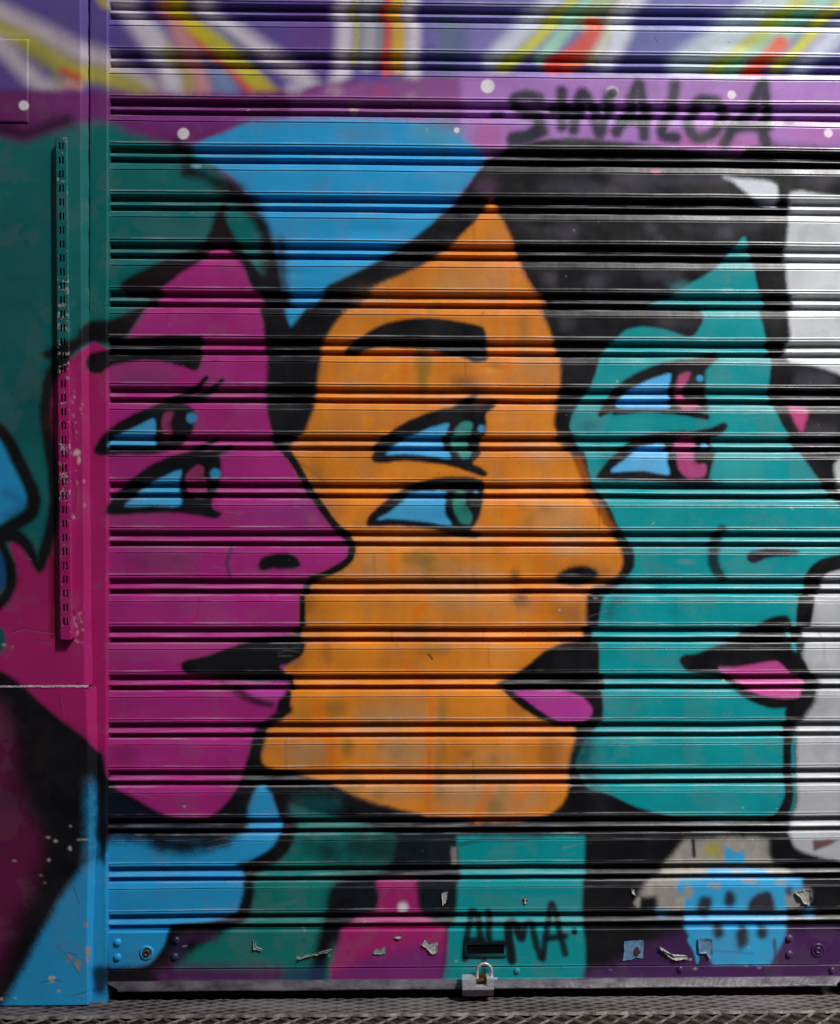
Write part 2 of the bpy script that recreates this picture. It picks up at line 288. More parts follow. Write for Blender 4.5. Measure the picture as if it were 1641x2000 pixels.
fill((20, 90, 100), [(-40, 1210), (2, 1226), (12, 1250), (2, 1276), (-40, 1290)], 4)
# black wedge, maroon, blue on the lower panel
fill(BLK, [(-400, 1270), (0, 1314), (40, 1338), (74, 1370), (112, 1402), (152, 1432), (172, 1450), (178, 1500), (182, 1600), (176, 1690), (150, 1712), (118, 1756), (88, 1812), (50, 1886), (18, 1942), (-10, 1990), (-400, 2100)], 6, True)
fill((112, 28, 76), [(-400, 1330), (-40, 1350), (8, 1385), (26, 1440), (34, 1500), (40, 1560), (60, 1600), (80, 1650), (64, 1710), (36, 1780), (12, 1850), (-30, 1920), (-400, 1960)], 20, True, .9)
spot((60, 18, 44), 20, 1560, 30, 30, 20, .6); spot((120, 30, 84), 20, 1720, 40, 40, 24, .4); spot((30, 12, 24), 60, 1490, 30, 60, 24, .5)
fill(BLU, [(166, 1690), (150, 1712), (118, 1756), (88, 1812), (50, 1886), (18, 1942), (0, 1975), (20, 2080), (212, 2080), (212, 1690), (196, 1680)], 8, False)
fill(BLU, [(172, 1530), (186, 1525), (190, 1600), (190, 1700), (172, 1700)], 13, False)
stroke(BLK, [(196, 1478, 14), (202, 1540, 22), (206, 1620, 20), (208, 1680, 8)], 16, 8)
stroke(BLK, [(196, 1900, 30), (196, 1930, 24)], 26, 8, .9)
fill(BLK, [(166, 632), (212, 626), (214, 664), (184, 664), (160, 672), (150, 656)], 6)
# --- bottom: dark, blue, green
fill((16, 24, 40), [(208, 1545), (250, 1562), (300, 1590), (350, 1606), (410, 1606), (450, 1590), (480, 1550), (500, 1530), (520, 1540), (520, 1650), (208, 1650)], 8, True)
fill(BLU, [(508, 1534), (528, 1548), (543, 1578), (549, 1610), (543, 1638), (524, 1664), (490, 1680), (460, 1690), (474, 1712), (478, 1740), (471, 1768), (458, 1790), (400, 1804), (336, 1808), (327, 1830), (320, 1852), (302, 1876), (280, 1887), (214, 1890), (213, 1636), (300, 1640), (400, 1640), (468, 1625), (480, 1600), (492, 1560)], 4, True)
stroke(BLK, [(205, 1622, 26), (280, 1632, 24), (340, 1650, 36), (400, 1646, 32), (450, 1626, 24), (476, 1600, 20)], 24, 13, .9)
for x, y, rx, ry in ((240, 1634, 50, 10), (310, 1650, 24, 16), (360, 1652, 26, 14), (420, 1642, 36, 16), (455, 1620, 20, 16)): spot(BLK, x, y, rx, ry, 10, .85)
G2 = (20, 122, 116)
fill(G2, [(570, 1560), (640, 1580), (760, 1600), (770, 1700), (660, 1720), (640, 1800), (650, 1920), (345, 1920), (345, 1880), (480, 1790), (490, 1720), (560, 1665)], 7, True)
stroke(BLK, [(546, 1560, 22), (563, 1610, 26), (553, 1656, 24), (510, 1684, 22), (484, 1700, 16), (490, 1740, 16), (478, 1784, 20), (440, 1808, 18), (345, 1818, 16), (334, 1846, 18), (310, 1880, 18)], 20, 5)
fill(BLK, [(500, 1496), (560, 1512), (640, 1536), (720, 1572), (830, 1600), (1000, 1622), (1140, 1560), (1180, 1560), (1260, 1590), (1380, 1612), (1540, 1612), (1550, 1640), (890, 1640), (800, 1640), (700, 1610), (600, 1580), (548, 1560)], 5, True)
spot((20, 84, 88), 620, 1570, 50, 16, 14, .8); spot((60, 110, 120), 572, 1590, 8, 20, 7, .7)
for x, y, rx, ry in ((640, 1660, 24, 26), (700, 1650, 30, 30), (745, 1660, 40, 36), (600, 1650, 12, 20), (690, 1700, 50, 10), (720, 1740, 34, 34), (680, 1760, 40, 26), (560, 1640, 14, 14)): spot(BLK, x, y, rx, ry, 16, .75)
fill((16, 26, 34), [(790, 1630), (896, 1630), (898, 1700), (896, 1790), (880, 1800), (815, 1800), (745, 1780), (660, 1780), (650, 1750), (720, 1720), (760, 1690)], 7, True)
stroke(BLK, [(680, 1770, 40), (650, 1800, 36), (630, 1860, 30), (618, 1915, 26)], 30, 9)
fill(TEA, [(893, 1634), (1145, 1634), (1142, 1720), (1138, 1800), (1146, 1850), (1146, 1925), (860, 1925), (872, 1880), (876, 1815), (893, 1790), (898, 1720)], 4, False)
fill((130, 132, 132), [(882, 1655), (892, 1655), (896, 1692), (882, 1692)], 2, False)
fill((168, 38, 112), [(737, 1718), (815, 1718), (820, 1780), (842, 1800), (872, 1812), (872, 1850), (856, 1925), (642, 1925), (648, 1880), (660, 1850), (668, 1815), (700, 1795), (738, 1780), (744, 1755)], 5, False)
fill((100, 44, 120), [(660, 1900), (720, 1868), (860, 1850), (856, 1930), (640, 1930)], 12, True, .7)
stroke((26, 20, 40), [(900, 1650), (940, 1640), (1000, 1640), (1060, 1634)], 8, 4, .5)
stroke((70, 40, 80), [(352, 1838), (370, 1830), (420, 1832)], 14, 8, .7); spot((50, 40, 80), 352, 1860, 16, 26, 9, .8)
# strip under the rail
fill((20, 16, 24), [(205, 1888), (310, 1888), (310, 1925), (205, 1925)], 6, False)
fill((88, 30, 92), [(305, 1888), (560, 1888), (560, 1925), (305, 1925)], 14, False); fill((40, 60, 100), [(560, 1888), (640, 1888), (640, 1925), (560, 1925)], 10, False, .8)
# --- teal face
T3 = [(1453, 462), (1462, 480), (1469, 510), (1475, 542), (1481, 570), (1486, 600), (1494, 632), (1503, 672), (1507, 700), (1504, 740), (1502, 768), (1510, 792), (1526, 826), (1546, 856), (1570, 895), (1592, 927), (1612, 954), (1632, 978), (1660, 1010), (1700, 1050), (1690, 1080), (1650, 1083), (1610, 1091), (1584, 1106), (1569, 1132), (1561, 1165), (1556, 1200), (1556, 1300), (1552, 1380), (1554, 1440), (1554, 1560), (1545, 1590), (1515, 1602), (1480, 1605), (1400, 1606), (1340, 1602), (1290, 1590), (1240, 1575), (1190, 1552), (1150, 1540), (1128, 1500), (1134, 1470), (1150, 1440), (1174, 1420), (1178, 1380), (1170, 1340), (1171, 1280), (1168, 1240), (1172, 1200), (1180, 1166), (1210, 1140), (1236, 1112), (1238, 1080), (1226, 1050), (1206, 1026), (1195, 1000), (1178, 968), (1160, 950), (1150, 920), (1144, 888), (1130, 858), (1114, 838), (1118, 812), (1132, 788), (1150, 764), (1160, 742), (1166, 725), (1172, 704), (1184, 688), (1200, 672), (1216, 655), (1230, 644), (1256, 639), (1286, 641), (1320, 649), (1346, 658), (1362, 655), (1374, 636), (1380, 616), (1368, 603), (1310, 604), (1256, 598), (1304, 580), (1332, 564), (1362, 547), (1390, 530), (1408, 514), (1432, 488)]
fill(TEA, T3, 3, True, tex=N_big * .14)
spot((70, 168, 168), 1440, 920, 60, 30, 20, .5); spot((60, 158, 160), 1330, 560, 26, 10, 8, .5); spot((130, 190, 190), 1420, 568, 14, 4, 3, .8); spot((60, 150, 158), 1180, 1380, 26, 20, 12, .5)
stroke((16, 60, 66), [(1150, 1440, 30), (1140, 1490, 34), (1160, 1530, 26)], 30, 16, .8)
stroke((16, 60, 66), [(1176, 870), (1200, 930)], 20, 14, .35); spot((20, 80, 80), 1150, 832, 20, 10, 9, .5)
spot((110, 150, 150), 1340, 1098, 16, 5, 3, .5); spot((110, 160, 150), 1260, 1446, 16, 5, 4, .5)
stroke((20, 70, 80), [(1215, 1140), (1190, 1200)], 18, 14, .5)
stroke(BLK, [(1546, 1392, 26), (1545, 1420, 20), (1539, 1460, 17), (1540, 1510, 17), (1541, 1555, 18), (1528, 1590, 22), (1500, 1610, 14)], 18, 3)
fill(BLK, [(1555, 1085), (1700, 1080), (1700, 1102), (1640, 1108), (1606, 1124), (1592, 1155), (1588, 1200), (1578, 1236), (1566, 1275), (1562, 1240), (1556, 1200), (1561, 1160), (1569, 1130)], 4, True) if False else None
stroke(BLK, [(1700, 1092, 22), (1645, 1098, 26), (1604, 1110, 28), (1582, 1140, 30), (1575, 1180, 30), (1570, 1220, 26), (1566, 1268, 8)], 20, 3)
# --- bottom right
fill((18, 18, 22), [(1146, 1600), (1300, 1600), (1560, 1618), (1700, 1690), (2100, 1720), (2100, 1815), (1400, 1815), (1300, 1850), (1230, 1890), (1146, 1925)], 6, False)
fill((182, 185, 190), [(1546, 1606), (1700, 1606), (2100, 1600), (2100, 1700), (1700, 1690), (1641, 1681), (1600, 1673), (1566, 1664), (1550, 1648)], 4)
fill((96, 52, 56), [(1588, 1642), (1645, 1639), (1620, 1652), (1590, 1663)], 2, False, .9)
fill((66, 32, 82), [(1250, 1850), (1345, 1815), (1380, 1930), (1146, 1930), (1180, 1895)], 12, False)
fill((74, 34, 90), [(1370, 1815), (2100, 1815), (2100, 1930), (1140, 1930), (1140, 1894), (1370, 1890)], 10, False)
BEI = (158, 154, 146)
fill(BEI, [(1295, 1692), (1316, 1668), (1342, 1642), (1500, 1640), (1502, 1662), (1512, 1690), (1552, 1712), (1500, 1724), (1340, 1782), (1290, 1782), (1284, 1752), (1252, 1752), (1262, 1728), (1282, 1712)], 5, True, tex=N_edge * .5)
fill((150, 146, 150), [(1530, 1740), (1585, 1736), (1580, 1768), (1535, 1772)], 4); fill(BEI, [(1240, 1765), (1252, 1750), (1252, 1774)], 3)
spot((170, 160, 50), 1394, 1660, 18, 14, 6, .8); stroke((16, 16, 20), [(1354, 1640), (1356, 1672)], 7, 3)
B3 = (52, 168, 222)
fill(B3, [(1414, 1650), (1424, 1658), (1440, 1666), (1456, 1664), (1452, 1692), (1418, 1692)], 3, False)
stroke(B3, [(1385, 1706), (1490, 1706)], 14, 4); spot(BEI, 1440, 1706, 16, 5, 3, .8)
fill(B3, [(1326, 1722), (1400, 1716), (1568, 1716), (1572, 1734), (1536, 1748), (1540, 1790), (1534, 1830), (1518, 1860), (1504, 1884), (1394, 1884), (1376, 1852), (1352, 1836), (1338, 1812), (1338, 1782), (1342, 1752), (1324, 1742)], 4, False)
for x, y, rx, ry in ((1379, 1770, 15, 24), (1428, 1758, 11, 16), (1404, 1820, 12, 14), (1449, 1832, 14, 22), (1490, 1820, 12, 14)): spot((40, 50, 64), x, y, rx, ry, 5, 1, rough=.2)
stroke(B3, [(1352, 1836, 18), (1360, 1856, 12), (1362, 1878, 5)], 8, 3); stroke((70, 60, 96), [(1512, 1836), (1516, 1880)], 7, 3, .8); spot(BEI, 1346, 1742, 9, 14, 4, .9); spot((70, 66, 74), 1544, 1740, 8, 10, 4, .9); spot(BEI, 1528, 1724, 14, 5, 3, .7); stroke((60, 66, 84), [(1396, 1856), (1470, 1862)], 3, 3, .5)
fill((46, 46, 58), [(1466, 1762), (1482, 1746), (1506, 1742), (1514, 1760), (1514, 1784), (1466, 1782)], 4)
spot(BEI, 1398, 1730, 12, 6, 4, .8); spot(BEI, 1468, 1722, 16, 5, 3, .8)
for x, y in ((1296, 1784), (1583, 1784)): spot(B3, x, y, 14, 9, 5, .95)
stroke((26, 30, 40), [(1340, 1788), (1530, 1790)], 6, 4, .5)
# --- eyebrows
fill(BLK, [(399, 656), (399, 680), (394, 705), (386, 724), (360, 718), (330, 709), (290, 704), (250, 708), (216, 716), (198, 730), (178, 728), (168, 712), (176, 692), (213, 683), (228, 667), (300, 657)], 3)
fill(BLK, [(677, 690), (690, 672), (714, 655), (745, 637), (780, 627), (830, 621), (880, 625), (920, 632), (949, 640), (956, 665), (958, 690), (951, 705), (928, 708), (908, 700), (872, 690), (840, 683), (790, 680), (740, 680), (712, 688), (695, 694)], 3)
# --- eye helpers: outline, white, iris, pupil glint
def eye(outline, sclera, ring, iris, glint, sc=(70, 170, 222), ic=(150, 50, 106), extra=()):
    fill(BLK, outline, 3)
    for s in extra: stroke(BLK, s, 10, 3)
    fill(sc, sclera, 2.5)
    if ring: fill(BLK, ring, 3)
    fill(ic, iris, 3)
    ix = sum(p[0] for p in iris) / len(iris); iy = sum(p[1] for p in iris) / len(iris); spot(BLK, ix + 6, iy - 4, 7, 14, 6, .45)
    if glint: dot((54, 150, 200), glint[0], glint[1], glint[2] * .88, 3)
eye([(184, 880), (196, 858), (214, 838), (250, 815), (290, 797), (330, 790), (366, 792), (384, 812), (374, 850), (360, 872), (330, 880), (300, 888), (240, 888), (196, 890)],
    [(216, 862), (240, 846), (270, 832), (302, 818), (304, 850), (310, 874), (212, 873)], None,
    [(322, 808), (338, 806), (334, 825), (336, 850), (330, 862), (320, 850), (316, 828)], (374, 816, 12),
    extra=([(300, 800, 14), (350, 778, 16), (386, 758, 12), (403, 738, 9)], [(350, 785, 14), (398, 772, 14), (434, 744, 9)]))
eye([(206, 1000), (218, 975), (240, 950), (270, 926), (305, 903), (350, 886), (400, 880), (428, 890), (432, 920), (426, 955), (414, 980), (416, 994), (432, 1004), (420, 1013), (390, 1008), (340, 1002), (280, 1004), (220, 1007)],
    [(243, 990), (264, 970), (290, 948), (320, 932), (354, 918), (350, 945), (352, 988), (300, 988)], None,
    [(366, 925), (384, 910), (398, 914), (398, 930), (404, 945), (402, 968), (384, 972), (368, 960), (362, 940)], (420, 925, 12),
    extra=([(370, 890, 14), (400, 874, 12), (428, 858, 8)], [(400, 890, 14), (430, 882, 12), (456, 872, 7)]))
eye([(726, 893), (740, 868), (765, 842), (800, 821), (850, 802), (885, 794), (906, 780), (930, 768), (936, 776), (926, 787), (950, 788), (974, 781), (966, 796), (950, 808), (950, 830), (946, 862), (938, 890), (924, 905), (940, 914), (953, 926), (944, 932), (915, 922), (880, 911), (830, 904), (790, 901), (735, 905)],
    [(754, 888), (775, 873), (800, 856), (830, 840), (860, 830), (877, 828), (871, 850), (873, 872), (880, 896), (850, 892), (820, 889), (790, 887)], None,
    [(890, 838), (906, 824), (924, 828), (918, 850), (921, 872), (918, 892), (904, 897), (892, 880), (887, 856)], (940, 837, 8), ic=(50, 146, 136))
eye([(716, 1021), (720, 1008), (745, 985), (775, 964), (800, 950), (830, 939), (870, 932), (920, 932), (945, 942), (948, 960), (941, 990), (936, 1010), (926, 1028), (920, 1036), (946, 1044), (930, 1051), (880, 1044), (840, 1034), (780, 1028), (720, 1029)],
    [(736, 1015), (760, 1001), (785, 981), (806, 963), (845, 960), (873, 962), (869, 985), (870, 1005), (882, 1026), (850, 1022), (800, 1016), (760, 1014)], None,
    [(893, 962), (912, 962), (910, 985), (922, 1008), (917, 1024), (900, 1022), (888, 1002), (884, 980)], (931, 964, 5), ic=(44, 134, 122))
eye([(1190, 776), (1212, 750), (1245, 728), (1285, 712), (1320, 704), (1360, 700), (1400, 690), (1412, 694), (1392, 712), (1380, 724), (1380, 760), (1382, 804), (1310, 806), (1250, 804), (1196, 806), (1172, 816), (1168, 806)],
    [(1206, 796), (1212, 780), (1230, 763), (1262, 745), (1290, 735), (1312, 731), (1306, 760), (1309, 796), (1260, 798)], None,
    [(1326, 735), (1350, 727), (1344, 745), (1336, 760), (1340, 780), (1366, 784), (1366, 798), (1332, 800), (1322, 770)], (1368, 739, 8), sc=(86, 182, 236), ic=(170, 64, 118),
    extra=([(1200, 806, 10), (1260, 800, 10), (1320, 804, 12), (1380, 814, 12)],))
eye([(1164, 932), (1180, 910), (1200, 888), (1230, 868), (1262, 850), (1300, 843), (1350, 842), (1390, 836), (1413, 826), (1422, 832), (1413, 845), (1398, 856), (1399, 880), (1391, 910), (1386, 936), (1414, 946), (1350, 951), (1310, 945), (1250, 940), (1180, 938)],
    [(1194, 922), (1215, 902), (1240, 882), (1262, 872), (1306, 869), (1303, 900), (1308, 926), (1290, 926), (1250, 920)], None,
    [(1328, 862), (1360, 854), (1366, 870), (1356, 890), (1362, 906), (1379, 908), (1376, 930), (1350, 935), (1332, 926), (1322, 900)], (1383, 873, 8), sc=(96, 186, 240), ic=(176, 70, 128))
# nostrils and marks
fill(BLK, [(503, 1106), (510, 1091), (530, 1083), (560, 1081), (580, 1090), (587, 1105), (570, 1112), (532, 1111), (511, 1116)], 3)
stroke((70, 24, 80), [(450, 1072), (442, 1098), (448, 1126)], 7, 4, .8)
fill(BLK, [(1080, 1136), (1094, 1118), (1115, 1107), (1145, 1106), (1164, 1114), (1168, 1126), (1150, 1140), (1110, 1146)], 4)
stroke(BLK, [(1409, 1036, 22), (1398, 1060, 22), (1391, 1090, 22), (1398, 1112, 22), (1408, 1128, 18)], 20, 5, .9)
stroke((20, 18, 32), [(1468, 1088, 16), (1500, 1080, 15), (1555, 1080, 8)], 14, 5)
fill((26, 24, 40), [(1460, 1094), (1463, 1080), (1500, 1072), (1540, 1074), (1564, 1080), (1536, 1086), (1504, 1089), (1474, 1101)], 3)
# --- lips
fill(BLK, [(354, 1302), (362, 1291), (405, 1281), (450, 1265), (480, 1255), (520, 1246), (560, 1243), (596, 1240), (598, 1262), (590, 1281), (566, 1297), (548, 1302), (560, 1318), (568, 1340), (568, 1372), (556, 1392), (540, 1388), (548, 1340), (510, 1336), (450, 1330), (410, 1324), (366, 1317)], 3)
fill((186, 62, 160), [(470, 1340), (500, 1336), (552, 1334), (558, 1350), (548, 1364), (520, 1370), (490, 1360)], 4)
stroke((36, 12, 38), [(425, 1334, 6), (460, 1350, 12), (500, 1370, 14), (530, 1376, 12)], 10, 6, .85)
stroke(BLK, [(562, 1386, 18), (538, 1404, 20), (516, 1424, 22), (505, 1452, 24), (496, 1488, 24), (482, 1530, 26), (462, 1566, 28), (435, 1594, 26), (400, 1612, 20)], 22, 5)
fill(BLK, [(960, 1336), (985, 1327), (1006, 1317), (1032, 1299), (1060, 1276), (1090, 1261), (1112, 1254), (1166, 1256), (1170, 1290), (1172, 1330), (1178, 1375), (1174, 1400), (1152, 1418), (1100, 1420), (1068, 1411), (1038, 1396), (1004, 1370), (978, 1346)], 3)
fill((186, 62, 158), [(1004, 1352), (1050, 1350), (1095, 1350), (1130, 1358), (1150, 1372), (1157, 1390), (1150, 1404), (1130, 1411), (1095, 1410), (1073, 1400), (1044, 1380), (1020, 1362)], 2.5)
fill(BLK, [(1328, 1291), (1337, 1280), (1362, 1277), (1400, 1262), (1430, 1254), (1452, 1240), (1474, 1226), (1492, 1212), (1520, 1203), (1538, 1203), (1546, 1216), (1548, 1240), (1550, 1268), (1574, 1294), (1584, 1320), (1592, 1348), (1582, 1374), (1560, 1390), (1544, 1398), (1538, 1384), (1510, 1385), (1480, 1376), (1450, 1361), (1428, 1343), (1398, 1325), (1360, 1316), (1340, 1308)], 3)
fill((196, 72, 150), [(1404, 1304), (1440, 1303), (1480, 1297), (1514, 1292), (1530, 1300), (1546, 1316), (1562, 1329), (1566, 1345), (1560, 1362), (1530, 1365), (1490, 1359), (1454, 1345), (1424, 1325)], 2.5)
# --- white dots
for x, y, r in ((46, 206, 9.5), (358, 261, 11), (952, 168, 13.5), (892, 254, 5.5), (1429, 185, 8.5), (1618, 260, 8.5)): dot((238, 232, 240), x, y, r, 1.6)
dot((190, 170, 150), 683, 212, 9, 3, .8); dot((232, 224, 232), 789, 1772, 10, 5, .95)
dot((225, 225, 235), 1195, 181, 13, 2, .9); dot((98, 96, 122), 1197, 182, 9.5, 3, .95)
# --- writing: SINALOA and ALMA
TX = (38, 42, 54)
for p in ([(1052, 192), (1030, 186), (1006, 192), (1002, 206), (1020, 218), (1046, 226), (1054, 244), (1034, 262), (1002, 268)], [(1002, 276), (1030, 270), (1060, 258)],
          [(1097, 178), (1096, 210), (1098, 246)], [(1074, 214), (1120, 216)],
          [(1120, 254), (1126, 214), (1136, 182), (1150, 200), (1162, 232), (1172, 262), (1178, 230), (1190, 186)],
          [(1204, 258), (1222, 222), (1246, 164), (1254, 204), (1258, 266)], [(1214, 234), (1262, 234)],
          [(1318, 168), (1310, 204), (1294, 250), (1296, 266), (1320, 268)],
          [(1398, 198), (1370, 196), (1348, 218), (1344, 246), (1362, 270), (1390, 262), (1408, 236), (1402, 206), (1388, 196)],
          [(1414, 282), (1436, 244), (1468, 206), (1490, 160), (1494, 210), (1490, 250), (1496, 280)], [(1430, 250), (1500, 246)]):
    stroke(TX, p, 23, 6.5, .95)
stroke(TX, [(956, 222), (972, 222)], 12, 5, .9); stroke(TX, [(1535, 238), (1546, 240)], 9, 5, .7)
TX2 = (12, 18, 24)
for p in ([(908, 1872), (912, 1830), (924, 1780), (934, 1800), (942, 1866)], [(912, 1836), (942, 1836)], [(956, 1782), (956, 1838), (984, 1842)],
          [(1000, 1876), (994, 1834), (998, 1802), (1010, 1812), (1018, 1832), (1030, 1804), (1038, 1806), (1046, 1840), (1056, 1868)],
          [(1060, 1872), (1066, 1830), (1080, 1766), (1090, 1806), (1104, 1862)], [(1070, 1832), (1104, 1828)]):
    stroke(TX2, p, 14, 4, .93)
dot(TX2, 1122, 1820, 6, 3); stroke(TX2, [(1000, 1874, 18), (994, 1834, 18), (992, 1806, 16)], 18, 4, .9); stroke(TX2, [(946, 1872), (946, 1910)], 12, 5, .8); stroke(TX2, [(906, 1866), (990, 1868)], 8, 4, .6)
stroke(TX2, [(1010, 1812, 16), (1018, 1830, 18)], 16, 4, .8)
# --- chips, scratches, dirt
def chip(x, y, rx, ry, col=(205, 200, 196), n=8): fill(col, [(x + rx * math.cos(i * 6.283 / n) * random.uniform(.5, 1.3), y + ry * math.sin(i * 6.283 / n) * random.uniform(.5, 1.3)) for i in range(n)], .8, False)
for x, y, rx, ry in ((94, 1636, 5, 1.6), (108, 1643, 5, 3), (160, 1640, 13, 2), (137, 1658, 3, 5), (96, 1680, 2.5, 4), (28, 1682, 5, 1.6), (80, 1710, 5, 1.4), (88, 1725, 4, 1.4), (138, 1614, 2, 2), (58, 1093, 2, 2), (8, 1260, 5, 3), (24, 1264, 3, 1.6), (170, 1858, 8, 12), (170, 1872, 4, 8), (152, 1885, 5, 14), (30, 1950, 3, 2), (101, 1912, 7, 8), (136, 1872, 5, 7), (115, 1936, 5, 2), (167, 1805, 5, 6), (30, 68, 24, 1), (150, 884, 7, 8), (154, 900, 3, 9), (144, 1010, 3, 3), (3, 1952, 4, 3)):
    chip(x, y, rx, ry, (206, 196, 186) if x < 60 or y > 1900 or y < 1700 else (176, 150, 132))
for p in ([(142, 828), (146, 856), (158, 872)], [(142, 930), (150, 960), (146, 1000), (150, 1012)], [(143, 1180), (150, 1214), (162, 1228)], [(24, 1234), (44, 1228), (72, 1232), (100, 1236), (106, 1244)], [(70, 1250), (96, 1256)], [(116, 1358), (124, 1402)], [(112, 1848), (134, 1872), (156, 1904)], [(80, 1920), (104, 1914), (120, 1918)], [(144, 1735), (156, 1765)], [(141, 1945), (168, 1938)], [(128, 1860), (150, 1866)]):
    stroke((52, 10, 34) if p[0][1] < 1500 else (20, 40, 70), p, 2.2, 1, .8); stroke((214, 110, 150) if p[0][1] < 1500 else (120, 190, 220), [(a + 1.8, b + 1.6) for a, b in p], 1.4, 1, .5)
for _ in range(26):
    y = random.choice([random.uniform(760, 1000), random.uniform(1180, 1260)]); chip(random.uniform(140, 166), y, 1.2, random.uniform(1.5, 5), (205, 190, 205))
for x, y in ((1092, 1192), (1450, 1578), (1205, 745), (1517, 60), (1345, 1412), (362, 1576), (1410, 1330), (1150, 693), (1470, 1640), (1120, 450)): chip(x + random.uniform(-3, 3), y, 2, 1.6, (225, 228, 232))
for _ in range(60):                                         # small ticks and scratches over the shutter
    x, y = random.uniform(220, 1640), random.uniform(30, 1880); a = random.uniform(-1, 1.2); L = random.uniform(3, 11)
    stroke(random.choice([(12, 10, 12), (12, 10, 12), (190, 190, 200)]), [(x, y), (x + L * math.cos(a), y + L * math.sin(a))], 1.6, .9, .6)
for _ in range(16):
    x, y = random.uniform(1150, 1640), random.uniform(1890, 1915); chip(x, y, random.uniform(2, 6), random.uniform(1, 3), random.choice([(30, 26, 32), (150, 146, 150), (60, 50, 60)]))
for _ in range(30):
    x, y = random.uniform(420, 1640), random.uniform(1822, 1912); chip(x, y, random.uniform(1, 4), random.uniform(.8, 3), random.choice([(24, 30, 36), (190, 190, 190), (60, 54, 70)]))
for _ in range(420):                                        # fine overspray spatter
    x, y = random.uniform(210, 1640), random.uniform(20, 1880); stroke(random.choice([BLK, BLK, (70, 60, 70), (150, 150, 160), (120, 70, 50)])[:3], [(x, y)], random.uniform(1.6, 3.2), .9, random.uniform(.25, .6))
for _ in range(34):                                         # scuffs and rubbed patches
    x, y = random.uniform(230, 1640), random.uniform(200, 1800)
    for k in range(random.randint(2, 5)):
        a = random.uniform(-.35, .35); L = random.uniform(14, 60); yy = y + random.uniform(-10, 10)
        stroke((150, 144, 148), [(x, yy), (x + L * math.cos(a), yy + L * math.sin(a))], random.uniform(1.2, 3), 1.5, random.uniform(.08, .22))
for _ in range(26):                                         # thin grime runs under the creases
    x = random.uniform(230, 1640); y = random.uniform(100, 1700); stroke((46, 34, 30), [(x, y, 4), (x + random.uniform(-2, 2), y + random.uniform(25, 80), 1.5)], 3, 2.5, random.uniform(.15, .4))
for x0_, x1_, y_ in ((600, 760, 1020), (700, 900, 1110), (640, 800, 1480), (880, 1080, 1490), (990, 1070, 1010), (560, 720, 1430), (940, 1080, 760), (660, 780, 760)):
    for _ in range(7):
        x = random.uniform(x0_, x1_); spot(random.choice([(120, 84, 40), (150, 100, 60), (178, 140, 100), (236, 120, 14)]), x, y_ + random.uniform(-22, 22), random.uniform(4, 22), random.uniform(3, 12), 6, random.uniform(.15, .4), rough=.5)
# worn paint: broad uneven fading, runs, dirt specks
wear = 1 + 0.16 * N_big + 0.05 * N_streak + 0.09 * N_h + 0.09 * N_grain
canvas *= wear[..., None].astype(np.float32)
dust = np.clip((fbm(CH, CW, 50, 201, 5) - 0.56) * 3, 0, .12)[..., None] * (.12 + .88 * np.clip(canvas.max(-1, keepdims=True) * 8, 0, 1))
canvas[:] = canvas * (1 - dust) + lin((120, 112, 112)).astype(np.float32) * dust
np.clip(canvas, 0.003, 0.9, out=canvas)

def sample(px, pz):
    x = np.clip(np.asarray(px, float) - X0, 0, CW - 2); y = np.clip(np.asarray(pz, float) - Y0, 0, CH - 2)
    xi = x.astype(int); yi = y.astype(int); fx = (x - xi)[..., None]; fy = (y - yi)[..., None]
    return (canvas[yi, xi] * (1 - fx) + canvas[yi, xi + 1] * fx) * (1 - fy) + (canvas[yi + 1, xi] * (1 - fx) + canvas[yi + 1, xi + 1] * fx) * fy

# ================================================================== materials
def mat(name):
    m = bpy.data.materials.new(name); m.use_nodes = True
    n = m.node_tree; b = n.nodes['Principled BSDF']; return m, n, b
def painted(name, rough=.36, bump=.12, spec=.5, coat=0.0):
    m, n, b = mat(name)
    at = n.nodes.new('ShaderNodeAttribute'); at.attribute_name = 'paint'
    tc = n.nodes.new('ShaderNodeTexCoord')
    n1 = n.nodes.new('ShaderNodeTexNoise'); n1.inputs['Scale'].default_value = 900; n1.inputs['Detail'].default_value = 3
    n2 = n.nodes.new('ShaderNodeTexNoise'); n2.inputs['Scale'].default_value = 14; n2.inputs['Detail'].default_value = 5
    for q in (n1, n2): n.links.new(tc.outputs['Object'], q.inputs['Vector'])
    mr = n.nodes.new('ShaderNodeMapRange'); mr.inputs[3].default_value = .84; mr.inputs[4].default_value = 1.14
    n.links.new(n1.outputs[0], mr.inputs[0])
    mx = n.nodes.new('ShaderNodeVectorMath'); mx.operation = 'SCALE'
    n.links.new(at.outputs['Color'], mx.inputs[0]); n.links.new(mr.outputs[0], mx.inputs['Scale'])
    n.links.new(mx.outputs[0], b.inputs['Base Color'])
    rr = n.nodes.new('ShaderNodeMapRange'); rr.inputs[1].default_value = .3; rr.inputs[2].default_value = .7
    rr.inputs[3].default_value = rough - .08; rr.inputs[4].default_value = rough + .14
    n.links.new(n2.outputs[0], rr.inputs[0]); n.links.new(rr.outputs[0], b.inputs['Roughness'])
    bp = n.nodes.new('ShaderNodeBump'); bp.inputs['Strength'].default_value = bump; bp.inputs['Distance'].default_value = .0006
    n3 = n.nodes.new('ShaderNodeTexNoise'); n3.inputs['Scale'].default_value = 420; n3.inputs['Detail'].default_value = 4
    n.links.new(tc.outputs['Object'], n3.inputs['Vector']); n.links.new(n3.outputs[0], bp.inputs['Height']); n.links.new(bp.outputs[0], b.inputs['Normal'])
    b.inputs['Specular IOR Level'].default_value = spec
    return m
M_shut = painted('painted_shutter_metal', .34, .2, .44)
M_panel = painted('painted_panel', .5, .25, .35)
